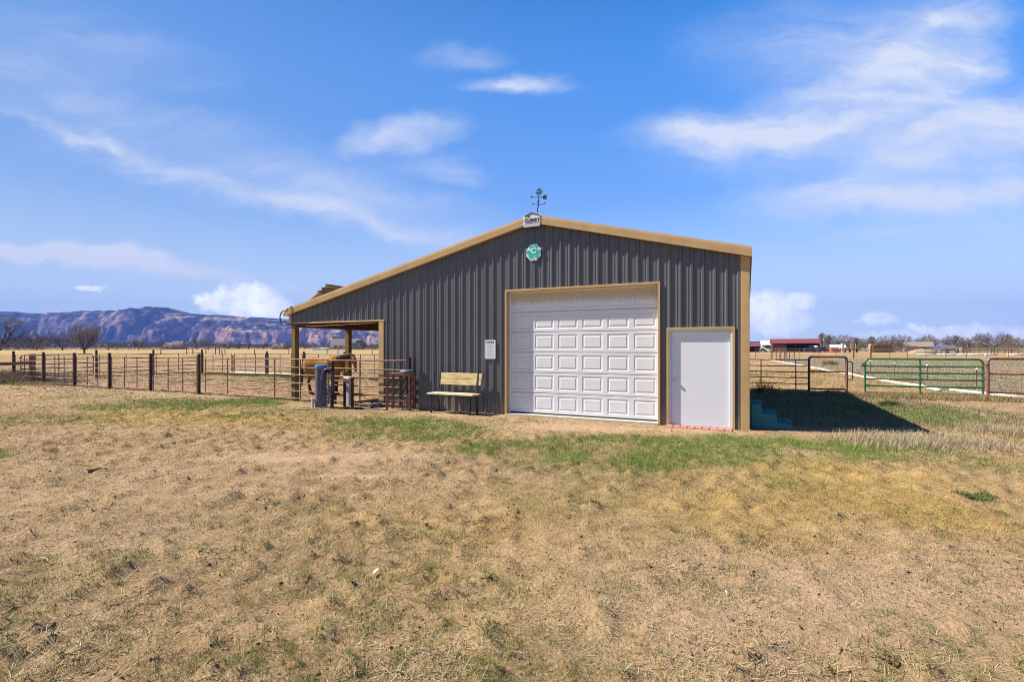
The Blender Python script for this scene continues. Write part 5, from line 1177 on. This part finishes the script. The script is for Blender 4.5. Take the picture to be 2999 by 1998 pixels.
def leafy(name, lab, px, top, wpx, dist, seed, col, cat='tree', n=2600, trunk=True, shape=1.0, group=None, stem=(.08, .06, .05)):
    H = (HY-top)/F_PX*dist+CAM_H; W = wpx/F_PX*dist; p = at(px, dist); t = thing(name, lab, cat, (p.x, p.y, GZ), 0, group)
    g = np.random.default_rng(seed); k = 26; cz = g.uniform(.18, .85, k); ca = g.uniform(0, 6.28, k); crr = np.sqrt(np.clip(1-((cz-.42)/.62)**2, 0, 1))*g.uniform(.25, .8, k)
    C = np.stack([np.cos(ca)*crr*W*.42, np.sin(ca)*crr*W*.42, cz*H], 1); idx = g.integers(0, k, n); rad = g.uniform(.10, .24, k)
    q = g.normal(0, 1, (n, 3)); q /= np.linalg.norm(q, axis=1, keepdims=True); q *= g.random((n, 1))**.4
    P = C[idx]+q*rad[idx][:, None]*np.array([W, W, H*.75*shape]); P[:, 2] = np.clip(P[:, 2], .05, H)
    d = g.normal(0, 1, (n, 3)); d /= np.linalg.norm(d, axis=1, keepdims=True); s = np.cross(d, g.normal(0, 1, (n, 3))); s /= np.linalg.norm(s, axis=1, keepdims=True)
    sz = g.uniform(.02, .045, (n, 1))*H; V = np.stack([P-s*sz*.35, P+s*sz*.35, P+d*sz*1.4], 1).reshape(-1, 3)
    c = np.repeat(np.array(col)*g.uniform(.55, 1.45, (n, 1)), 3, 0)
    np_mesh('crown', V, np.arange(3*n), np.arange(n)*3, None, m_blade, c, t)
    m = MB()
    for i in range(k): 
        if i % 3 == 0: m.tube([(0, 0, -.2), (C[i][0]*.4, C[i][1]*.4, C[i][2]*.5), tuple(C[i])], [H*.02, H*.012, H*.004], 5)
    o = m.build('trunk', m_wood_dark, t)
    return t
GREY, BRN, PUR = (.32, .26, .20), (.31, .225, .155), (.27, .20, .18)
tree('cottonwood_tree', 'huge bare dark limbed cottonwood at the far left edge', 2, 932, 165, 300, 3, GREY, twigs=1.2, bark=(.04, .035, .035))
tree('elm_tree', 'small round bare tree with yellowish buds, alone before the left meadow trees', 247, 948, 94, 150, 5, (.38, .29, .15), style='vase', twigs=1.5, bark=(.10, .085, .07))
tree('bare_tree', 'dark trunked spreading bare tree left of the round yellowish tree', 183, 975, 100, 290, 8, BRN, twigs=1.3, bark=(.035, .03, .03))
tree('bare_tree', 'bare crooked tree right of the huge cottonwood, greyish crown', 108, 983, 70, 300, 12, GREY, twigs=1.1, bark=(.035, .03, .03))
tree('bare_tree', 'low bare grey tree just right of the round yellowish tree', 318, 999, 52, 300, 14, GREY, twigs=1.2)
tree('bare_tree', 'bare tree with wide dark crown left of the tan roofed house', 405, 1002, 50, 320, 17, GREY, twigs=1.2)
tree('bare_tree', 'left one of two tall bare trees right of the brown gabled house', 577, 992, 58, 330, 19, BRN, twigs=1.2)
tree('bare_tree', 'right one of two tall bare trees right of the brown gabled house', 610, 997, 44, 325, 23, GREY, twigs=1.0)
for i, (px, top, w_, lab) in enumerate([(668, 1004, 40, 'first small bare tree right of the pair of tall bare trees'), (700, 1006, 34, 'second small bare tree right of the pair of tall bare trees'), (728, 1003, 34, 'bare tree with reddish crown between small bare trees before the mesa'), (772, 1005, 38, 'bare rounded tree left of the tiny tan cottage'), (845, 1006, 40, 'bare low tree just left of the lean-to front post'), (893, 1004, 46, 'bare low tree right of the lean-to front post')]):
    tree('bare_tree', lab, px, top, w_, 400+i*9, 30+i, (GREY, BRN, PUR, GREY, BRN, GREY)[i], twigs=.9, group='small bare trees before the mesa')
tree('cottonwood_tree', 'large pinkish grey bare tree behind the ranch house seen through the lean-to', 985, 985, 66, 430, 41, (.22, .165, .14), twigs=1.5)
leafy('olive_tree', 'round olive green tree right of the grey garage, seen through the lean-to', 1064, 999, 36, 360, 42, (.13, .12, .05))
leafy('olive_tree', 'lower olive bush beside the lean-to opening jamb', 1098, 1007, 34, 350, 43, (.14, .13, .05))
leafy('juniper_tree', 'dark green juniper between tan house and brown house far left', 474, 1012, 11, 400, 44, (.02, .03, .02), n=900)
leafy('juniper_tree', 'dark juniper bush beside the lean-to front post in the distance', 843, 1015, 18, 400, 45, (.02, .03, .025), n=900)
# right side
tree('poplar_tree', 'tall narrow bare tree left of a pair beside the red machine shed', 2410, 978, 26, 205, 51, BRN, style='poplar', twigs=1.3)
tree('poplar_tree', 'tall narrow bare tree right of a pair beside the red machine shed', 2427, 984, 24, 208, 52, BRN, style='poplar', twigs=1.3)
tree('bare_tree', 'purplish bare tree behind the orange workshop', 2468, 990, 40, 230, 53, PUR, twigs=1.2)
tree('bare_tree', 'slim grey bare tree between two yellow green willows', 2508, 991, 26, 210, 54, GREY, style='poplar', twigs=1.2)
leafy('willow_tree', 'yellow green willow right of the slim grey bare tree', 2522, 998, 34, 215, 55, (.22, .22, .04), n=2200)
leafy('willow_tree', 'dull green willow behind the farm implement', 2490, 1003, 28, 214, 56, (.17, .17, .05), n=1600)
leafy('juniper_tree', 'dark blue green juniper right of the black vehicle', 2438, 1011, 20, 185, 57, (.02, .04, .04), n=1500)
leafy('juniper_tree', 'low dark green juniper left of the hay stack', 2538, 1017, 24, 200, 58, (.02, .035, .02), n=1200)
tree('bare_tree', 'small dark bare tree left above the hay stack', 2553, 988, 22, 210, 60, PUR, style='poplar', twigs=1.2)
tree('bare_tree', 'tall rounded bare tree behind the hay stack', 2598, 981, 56, 205, 61, BRN, twigs=1.4)
tree('bare_tree', 'broad bare tree between hay stack and farmhouse', 2640, 985, 62, 200, 62, BRN, twigs=1.5)
tree('bare_tree', 'bare grey tree behind the left end of the farmhouse roof', 2706, 986, 44, 205, 63, GREY, twigs=1.2)
tree('bare_tree', 'pale forked bare tree behind the blue gable', 2752, 986, 40, 200, 64, (.24, .2, .17), twigs=.5, bark=(.2, .17, .15))
tree('bare_tree', 'reddish bare tree with one high leaning limb behind the grey outbuilding', 2787, 984, 50, 195, 65, (.19, .115, .075), twigs=1.4, lean=.06)
tree('bare_tree', 'thin purplish bare tree behind the silver car', 2828, 997, 36, 205, 66, PUR, twigs=.9)
tree('bare_tree', 'low purplish bare tree right of the silver car', 2853, 1003, 32, 215, 67, PUR, twigs=1.0)
tree('cottonwood_tree', 'tallest bare tree on the right, wide crown over weeds', 2905, 971, 82, 185, 68, (.17, .12, .10), twigs=1.7, bark=(.07, .05, .045))
tree('bare_tree', 'pinkish bare tree right of the tallest tree on the right', 2952, 994, 62, 190, 69, PUR, twigs=1.4, bark=(.12, .09, .085))
tree('bare_tree', 'small dark bare tree at the right edge', 2992, 1012, 36, 230, 70, PUR, twigs=.9)
leafy('juniper_tree', 'tiny dark conifer beside the cream shed roof', 2226, 1003, 6, 240, 71, (.03, .03, .02), n=500)
leafy('juniper_tree', 'dark green hedge bush right of the grey outbuilding', 2800, 1018, 26, 150, 72, (.03, .035, .015), n=1400)

# ---- scrub masses nobody could count
def scrub(name, lab, items, n, mt=m_bark):
    n = int(n*2.2)
    Vs, Cs = [], []
    g = np.random.default_rng(len(items)*7+n)
    for (px0, px1, d, h0, h1, col) in items:
        m_ = int(n*(px1-px0)/100); px = g.uniform(px0, px1, m_); dd = d*g.uniform(.97, 1.05, m_)
        X = (px-CX)/F_PX*dd; bump_ = .45+.9*vn(px/14., px*0, 1, 5)*vn(px/5., px*0, 1, 6)+.15; Hh = (h0+(h1-h0)*bump_)
        z = g.random(m_)**.8*Hh; dr = g.normal(0, 1, (m_, 3)); dr[:, 2] = np.abs(dr[:, 2])+.3; dr /= np.linalg.norm(dr, axis=1, keepdims=True)
        P = np.stack([X, dd, z+GZ], 1); s = np.cross(dr, g.normal(0, 1, (m_, 3))); s /= np.linalg.norm(s, axis=1, keepdims=True)
        wd = d/F_PX*.5*g.uniform(.3, .8, (m_, 1)); ln = Hh[:, None]*g.uniform(.12, .3, (m_, 1))
        Vs.append(np.stack([P-s*wd, P+s*wd, P+dr*ln], 1).reshape(-1, 3)); Cs.append(np.repeat(np.array(col)*g.uniform(.5, 1.5, (m_, 1)), 3, 0))
    V = np.concatenate(Vs); C = np.concatenate(Cs); o = np_mesh(name, V, np.arange(len(V)), np.arange(len(V)//3)*3, None, mt, C); tag(o, lab, 'scrub', kind='stuff'); return o
scrub('scrub', 'grey brown leafless scrub along the far meadow edge on the left', [(-120, 250, 310, 2, 9, (.15, .12, .10)), (250, 480, 325, 1.5, 6, (.14, .12, .105)), (-60, 130, 290, 1, 5, (.17, .12, .10)), (480, 700, 400, 1, 5, (.16, .125, .10)), (690, 1150, 430, 1, 5, (.15, .12, .10)), (930, 1120, 345, .6, 2.2, (.16, .14, .08))], 1500)
scrub('scrub', 'purplish leafless scrub behind the far buildings on the right', [(2400, 2560, 235, 2.5, 7, (.20, .155, .125)), (2560, 2700, 225, 2, 6, (.19, .145, .11)), (2690, 3040, 222, 2, 6.5, (.19, .145, .12)), (2420, 3040, 214, .8, 3, (.13, .13, .07)), (2790, 3040, 160, .5, 2.0, (.19, .14, .07)), (2620, 2680, 160, .6, 2.4, (.15, .09, .08)), (2600, 2625, 160, .3, 1.4, (.06, .07, .05)), (2720, 2760, 135, .3, 1.3, (.22, .17, .07)), (2520, 2550, 190, .5, 2, (.35, .30, .27))], 1500)

# ------------------------------------------------------------------ grasses and litter
def sampleY(n, y0, y1, p): u = rng.random(n); k = 1-p; return (y0**k+u*(y1**k-y0**k))**(1/k)
def place(n, y0, y1, p=.6, mask=None):
    Y = sampleY(n, y0, y1, p); X = rng.uniform(-1, 1, n)*(1.13*Y+1.2)
    x, y = in_barn(X, Y); ok = ~((x > -4.75) & (x < 4.85) & (y > -.03) & (y < 9.9))
    ok &= ~((x > 3.12) & (x < 4.56) & (y > -.35) & (y < .1))
    if mask is not None: ok &= rng.random(n) < mask(X, Y)
    return X[ok], Y[ok]
def blades(name, lab, X, Y, Ln, Wd, tilt, col, segs=1, azim=None, z0=None, cat='grass', bend=0.25, kind='stuff', mt=None, parent=None):
    n = len(X); az = rng.uniform(0, 2*math.pi, n) if azim is None else azim
    Z = ground_h(X, Y) if z0 is None else z0; d2 = np.stack([np.cos(az), np.sin(az), 0*az], 1); sd_ = np.stack([-np.sin(az), np.cos(az), 0*az], 1)
    up = np.array([0, 0, 1.0]); P = np.stack([X, Y, Z-.003], 1); ct = np.cos(tilt)[:, None]; st_ = np.sin(tilt)[:, None]; L_ = Ln[:, None]; w_ = Wd[:, None]/2
    twist = rng.uniform(-.7, .7, n)[:, None]; sd_ = sd_*np.cos(twist)+up*np.sin(twist)*(1 if segs == 1 else .2)
    if segs == 1:
        V = np.stack([P-sd_*w_, P+sd_*w_, P+(d2*ct+up*st_)*L_], 1).reshape(-1, 3); loops = np.arange(3*n); starts = np.arange(n)*3; k = 3
    elif segs == 0:      # flat sliver with two ends (litter)
        q = P+(d2*ct+up*st_)*L_; q2 = q+up*0.001; P = P+up*.006; V = np.stack([P-sd_*w_, P+sd_*w_, q2+up*.006+sd_*w_*.6, q2+up*.006-sd_*w_*.6], 1).reshape(-1, 3); loops = np.arange(4*n); starts = np.arange(n)*4; k = 4
    else:
        b = bend*rng.uniform(.4, 1.6, n)[:, None]; mid = P+(d2*ct+up*st_)*L_*.55; tip = mid+(d2*(ct+b)+up*np.maximum(st_-b, -.1))*L_*.5
        V = np.stack([P-sd_*w_, P+sd_*w_, mid+sd_*w_*.8, mid-sd_*w_*.8, tip], 1).reshape(-1, 3); i5 = np.arange(n)[:, None]*5
        loops = np.concatenate([i5+np.array([0, 1, 2, 3]), i5+np.array([3, 2, 4])], 1).ravel(); starts = (np.arange(n)[:, None]*7+np.array([0, 4])).ravel(); k = 5
    C = np.repeat(col, k, 0); o = np_mesh(name, V, loops, starts, None, mt or m_blade, C, parent)
    if parent is None: tag(o, lab, cat, kind=kind)
    return o
def shade(base, n, v=.35, hue=.08): return np.clip(np.array(base)*rng.uniform(1-v, 1+v, (n, 1))*rng.uniform(1-hue, 1+hue, (n, 3)), 0, .95)
def mixc(a, b, f): return a*(1-f[:, None])+b*f[:, None]
# flat straw litter
def ml(X, Y): g, yl, ba = zones(X, Y); n = fbm(X, Y, 1.6, 4, 101); return np.clip((n-.37)*3.3, .07, 1)*(1-.80*np.clip(ba, 0, 1))*(1-.4*g)
X, Y = place(540000, 2.2, 45, .5, ml); n = len(X); Wf = np.maximum(1, Y/5.5)
g, yl, ba = zones(X, Y); pale = rng.random(n) < .13; base = mixc(shade((.50, .38, .23), n, .48), shade((.56, .41, .17), n), yl)
base[pale] = shade((.62, .54, .42), pale.sum(), .25); dk = rng.random(n) < .12; base[dk] = shade((.18, .125, .075), dk.sum(), .4)
blades('straw_litter', 'dry straw and dead grass scattered over the yard dirt', X, Y, rng.uniform(.02, .085, n)*Wf**.35, rng.uniform(.002, .0045, n)*Wf, rng.uniform(-.05, .30, n), base, 0)
# short dry and half-dry tufts
def mt_(X, Y): g, yl, ba = zones(X, Y); n = fbm(X, Y, 2.6, 4, 111); n2 = fbm(X, Y, .7, 3, 113); return np.clip((n-.40)*5, 0, 1)*np.clip(n2*2.4-.3, .2, 1)*(1-.8*ba)*(1-.2*g)+.5*yl*np.clip((n-.3)*3, 0, 1)
X, Y = place(150000, 2.2, 34, .42, mt_); k = 10; X = np.repeat(X, k)+rng.normal(0, .022, len(X)*k); Y = np.repeat(Y, k)+rng.normal(0, .022, len(Y)*k); n = len(X); g, yl, ba = zones(X, Y)
gm = np.clip(fbm(X, Y, .9, 3, 120)*3-1.25, 0, 1)*.6; base = mixc(shade((.46, .345, .17), n, .55), shade((.56, .39, .10), n), yl); dk = rng.random(n) < .20; base[dk] *= .33; base = mixc(base, shade((.17, .205, .05), n), np.clip(gm*1.25+g*.6, 0, 1))
blades('dry_grass', 'short dry tufts of half-green grass across the yard', X, Y, rng.uniform(.018, .055, n)*np.maximum(1, Y/14), rng.uniform(.002, .0038, n)*np.maximum(1, Y/6), rng.uniform(.25, 1.35, n), base, 1)
# lush green strips
def mg(X, Y): g, yl, ba = zones(X, Y); return np.clip(g*1.7-.05, 0, 1)*np.clip(vn(X, Y, 5.5, 150)*1.6+.05, .25, 1)*np.clip(fbm(X, Y, 2.8, 3, 151)*3.4-.7, .2, 1)
X, Y = place(1500000, 3, 34, .25, mg); n = len(X); print('green', n); g, yl, ba = zones(X, Y)
base = mixc(shade((.31, .29, .09), n), shade((.15, .285, .035), n, .45), np.clip(g*1.5-.3, 0, 1)); dr = rng.random(n) < .16; base[dr] = shade((.40, .31, .13), dr.sum())
blades('green_grass', 'fresh green grass strips in front of barn and pens', X, Y, rng.uniform(.03, .085, n)*np.clip(.5+g, .5, 1.3), rng.uniform(.004, .007, n)*np.maximum(1, Y/8), rng.uniform(.5, 1.45, n), base, 1)
# scattered green tufts of the near yard
def mgt(X, Y): return np.clip(fbm(X, Y, .45, 3, 140)*4-1.75, .03, 1)*np.where(X < 0, 1.0, .30)*(1-.7*zones(X, Y)[2])
X, Y = place(9000, 2.2, 9.5, .7, mgt); k = 34; sp_ = np.repeat(rng.uniform(.015, .06, len(X)), k); X = np.repeat(X, k)+rng.normal(0, 1, len(X)*k)*sp_; Y = np.repeat(Y, k)+rng.normal(0, 1, len(Y)*k)*sp_; n = len(X)
base = mixc(shade((.13, .20, .045), n, .45), shade((.36, .29, .11), n, .4), (rng.random(n) < .3)*1.0)
blades('green_grass', 'scattered green tufts in the near dirt of the yard', X, Y, rng.uniform(.02, .055, n), rng.uniform(.0022, .0042, n), rng.uniform(.3, 1.4, n), base, 1)
# tall dry stands
def clump(n, cx, cy, rx, ry, frame=None):
    a = rng.normal(0, 1, (n, 2)); X = cx+a[:, 0]*rx; Y = cy+a[:, 1]*ry
    return (X, Y) if frame is None else tuple(np.array(v) for v in zip(*[B(x, y)[:2] for x, y in zip(X, Y)]))
def tall(name, lab, XY, h0, h1, col, wf=1.0, t0=.75, t1=1.5, az=None, v=.35, cat='grass'):
    X, Y = XY; n = len(X); azz = None if az is None else rng.normal(az, .7, n)
    return blades(name, lab, X, Y, rng.uniform(h0, h1, n), rng.uniform(.004, .007, n)*np.maximum(1, Y/7)*wf, rng.uniform(t0, t1, n), shade(col, n, v), 2, azz, cat=cat)
T = TALL; Xs = np.concatenate([rng.normal(t[0], t[2]*.5, 7000) for t in T]); Ys = np.concatenate([rng.normal(t[1], t[3]*.6, 7000) for t in T])
tall('tall_dry_grass', 'stand of tall pale dry grass on the right past the barn shadow', (Xs, Ys), .06, .21, (.50, .40, .26), .85)
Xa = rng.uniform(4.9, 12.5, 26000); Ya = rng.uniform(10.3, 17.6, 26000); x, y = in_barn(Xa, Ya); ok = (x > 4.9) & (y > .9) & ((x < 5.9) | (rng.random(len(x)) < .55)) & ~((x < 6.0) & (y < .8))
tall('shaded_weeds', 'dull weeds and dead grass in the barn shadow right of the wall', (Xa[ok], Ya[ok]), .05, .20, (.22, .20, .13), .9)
x = rng.uniform(5.2, 14, 16000); y = rng.normal(9.35, .28, 16000); XY = np.array([B(a, b)[:2] for a, b in zip(x, y)]); ok = (XY[:, 0] > 8.0) & (XY[:, 0] < 16.8)
tall('fence_line_grass', 'taller dry grass along the foot of the pipe panel and gates', (XY[ok, 0], XY[ok, 1]-.1), .06, .26, (.36, .27, .13), .8)
tall('weed_clump', 'tuft of tall dark dry weeds at the pipe panel beside the barn corner', clump(220, 9.4, 18.4, .22, .15), .3, .75, (.12, .085, .05), .7, .95, 1.5)
p = at(40, 23.6); tall('dead_weeds', 'tall leaning heap of dead weeds at the left edge around the timber rail', (rng.normal(p.x, 1.1, 7000), rng.normal(p.y+.1, .45, 7000)), .25, .85, (.26, .18, .105), .8, .5, 1.4, R(140))
X, Y = (rng.uniform(-30, -19.6, 9000), 0); Y = 12.18-.476*(X-.55)+rng.normal(-.05, .35, 9000); tall('dry_weeds', 'low dry weeds along the left end of the corral fence', (X, Y), .05, .22, (.33, .25, .15), .8)
for i, (px, py, rx, nn_, h, col, lab) in enumerate([(2606, 1192, .22, 1100, .24, (.12, .13, .04), 'rounded green brown grass tussock in the lawn before the green gate'), (2850, 1462, .16, 900, .09, (.19, .22, .08), 'small olive grass tussock in dry grass on the right'), (2430, 1069, .55, 900, .6, (.36, .28, .11), 'yellow grass tussock beyond the walk-through frame')]):
    Yc = F_PX*(CAM_H-GZ)/(py-HY); Xc = (px-CX)/F_PX*Yc; o = tall('grass_tussock', lab, clump(nn_, Xc, Yc, rx*.5, rx*.4), h*.5, h, col, 1, .5, 1.5, None, .4, 'grass tussock')
    del o['kind']
# pasture and weeds beyond the fences
def far_mask(X, Y): x, y = in_barn(X, Y); return ((y > 9.9) | (x > 14) | (x < -28))*1.0
X, Y = place(240000, 15, 120, 1.25, far_mask); n = len(X); grey = np.clip((X-16.6-(Y-18.8)*.376)/1.0, 0, 1)*(Y < 75)
base = mixc(shade((.38, .265, .13), n, .3), shade((.33, .265, .17), n, .35), grey)
blades('pasture_grass', 'cropped tan pasture grass and grey weeds beyond the pens', X, Y, (rng.uniform(.03, .10, n)+grey*rng.uniform(0, .16, n)), rng.uniform(.004, .007, n)*np.maximum(1, Y/9), rng.uniform(.4, 1.4, n), base, 1)
X = rng.uniform(-31, 6, 60000); Y = 0*X; y = rng.normal(8.9, .55, 60000); x = rng.uniform(-27, -4, 60000); XY = np.stack([.55+CT*x-ST*y, 12.18+ST*x+CT*y], 1); mk = vn(XY[:, 0], XY[:, 1], .9, 77) > .38
gcol = shade((.12, .15, .05), mk.sum(), .45)
blades('green_grass', 'patchy green weeds along the back fence of the corral', XY[mk, 0], XY[mk, 1], rng.uniform(.04, .13, mk.sum()), rng.uniform(.010, .018, mk.sum()), rng.uniform(.4, 1.4, mk.sum()), gcol, 1)
X, Y = place(90000, 14, 30, .5, lambda X, Y: (lambda x, y: ((y > .1) & (y < 9.6) & (x > -27) & (x < -4.9))*np.clip(fbm(X, Y, .55, 3, 90)*4-1.6, .12, 1))(*in_barn(X, Y))); n = len(X)
blades('straw_litter', 'pale hay scraps strewn over the corral dirt', X, Y, rng.uniform(.04, .12, n), rng.uniform(.006, .012, n), rng.uniform(0, .5, n), mixc(shade((.44, .31, .17), n), shade((.36, .38, .27), n), (rng.random(n) < .45)*1.0), 0)
# clods of dirt
ico = bmesh.new(); bmesh.ops.create_icosphere(ico, subdivisions=1, radius=1); iv = np.array([tuple(v.co) for v in ico.verts]); ifc = np.array([[v.index for v in f.verts] for f in ico.faces]); ico.free()
def mc_(X, Y): g, yl, ba = zones(X, Y); return np.clip(fbm(X, Y, 1.3, 3, 131)*3-1.1, .05, 1)*(1-.6*g)
X, Y = place(95000, 2.2, 24, .5, mc_); n = len(X); r_ = np.minimum(rng.lognormal(-5.35, .5, n), .016)*np.maximum(1, Y/8); sc = rng.uniform(.6, 1.3, (n, 1, 3))*r_[:, None, None]; sc[:, :, 2] *= .6
V = iv[None]*sc*(1+rng.normal(0, .28, (n, len(iv), 1))); V[:, :, 0] += X[:, None]; V[:, :, 1] += Y[:, None]; V[:, :, 2] += (ground_h(X, Y)+r_*.15)[:, None]
loops = (ifc[None]+(np.arange(n)*len(iv))[:, None, None]).ravel(); c = np.repeat(mixc(shade((.30, .19, .11), n, .3), shade((.10, .065, .04), n, .3), (rng.random(n) < .12)*1.0), len(iv), 0)
o = np_mesh('dirt_clods', V.reshape(-1, 3), loops, np.arange(n*len(ifc))*3, None, m_bark, c); tag(o, 'crumbs and clods of dry dirt over the yard', 'dirt clods', kind='stuff')
# pale twigs, dried leaf, manure
rr_ = random.Random(77)
def twig(px, py, ln, ang, r0, lab, mt=m_greywood, arch=.02):
    Yc = F_PX*(CAM_H-GZ)/(py-HY); Xc = (px-CX)/F_PX*Yc; zz = float(ground_h(np.array([Xc]), np.array([Yc]))[0])+.012
    pts = [(Xc+math.cos(ang)*ln*f+.012*math.sin(f*7+px), Yc+math.sin(ang)*ln*f*1.0+.01*math.sin(f*5), zz+arch*math.sin(f*math.pi)) for f in (0, .2, .4, .6, .8, 1)]
    m = MB(); m.tube(pts, [r0, r0, r0*.9, r0*.8, r0*.6, r0*.3], 6); tag(m.build('twig', mt, None, True), lab, 'twig')
twig(110, 1640, .17, -.35, .0035, 'pale curved stick on the dirt at lower left'); twig(190, 1658, .09, .9, .0035, 'short pale stick just right of the pale curved stick'); twig(325, 1655, .12, .1, .0028, 'thin pale arched stalk right of the two pale sticks')
twig(2065, 1880, .16, -.9, .003, 'bent dry stem on bare dirt right of the middle foreground', m_wood_dark); twig(2620, 1960, .10, 1.4, .006, 'dark short stick upright in the dirt near the lower right corner', m_wood_dark, .05)
twig(2125, 1745, .09, .8, .005, 'grey forked chip on bare dirt right of centre'); twig(1960, 1660, .07, -.6, .004, 'small pale chip on the dirt below the entry door side')
Yc = F_PX*(CAM_H-GZ)/(1695-HY); Xc = (1092-CX)/F_PX*Yc; m = MB(); m.add([(0, 0, .03), (.015, .02, .035), (.03, .055, .045), (.012, .07, .04), (-.006, .045, .035), (-.004, .015, .03)], [(0, 1, 2, 3, 4, 5)]); m.add([(0, 0, .027), (.015, .02, .032), (.03, .055, .042), (.012, .07, .037), (-.006, .045, .032), (-.004, .015, .027)], [(5, 4, 3, 2, 1, 0)])
o = m.build('corn_husk', m_plank2, None); o.location = (Xc, Yc, GZ); tag(o, 'single pale husk leaf standing out on the dry grass left of centre', 'leaf')
for i, (px, py, sz, lab) in enumerate([(285, 1383, .075, 'dark manure pile on the dirt at left')]):
    Yc = F_PX*(CAM_H-GZ)/(py-HY); Xc = (px-CX)/F_PX*Yc; bm = bmesh.new(); bmesh.ops.create_icosphere(bm, subdivisions=4, radius=1)
    for v in bm.verts:
        f = 1+.35*math.sin(v.co.x*6+i)*math.sin(v.co.y*7+2)+.2*math.sin(v.co.x*17)*math.sin(v.co.y*13); v.co = Vector((v.co.x*sz*1.5*f, v.co.y*sz*f, max(v.co.z, -.2)*sz*.7*f))
    me = bpy.data.meshes.new('manure_pile'); bm.to_mesh(me); bm.free(); me.materials.append(m_manure); o = bpy.data.objects.new('manure_pile', me); COL.objects.link(o); o.location = (Xc, Yc, float(ground_h(np.array([Xc]), np.array([Yc]))[0])); tag(o, lab, 'manure')
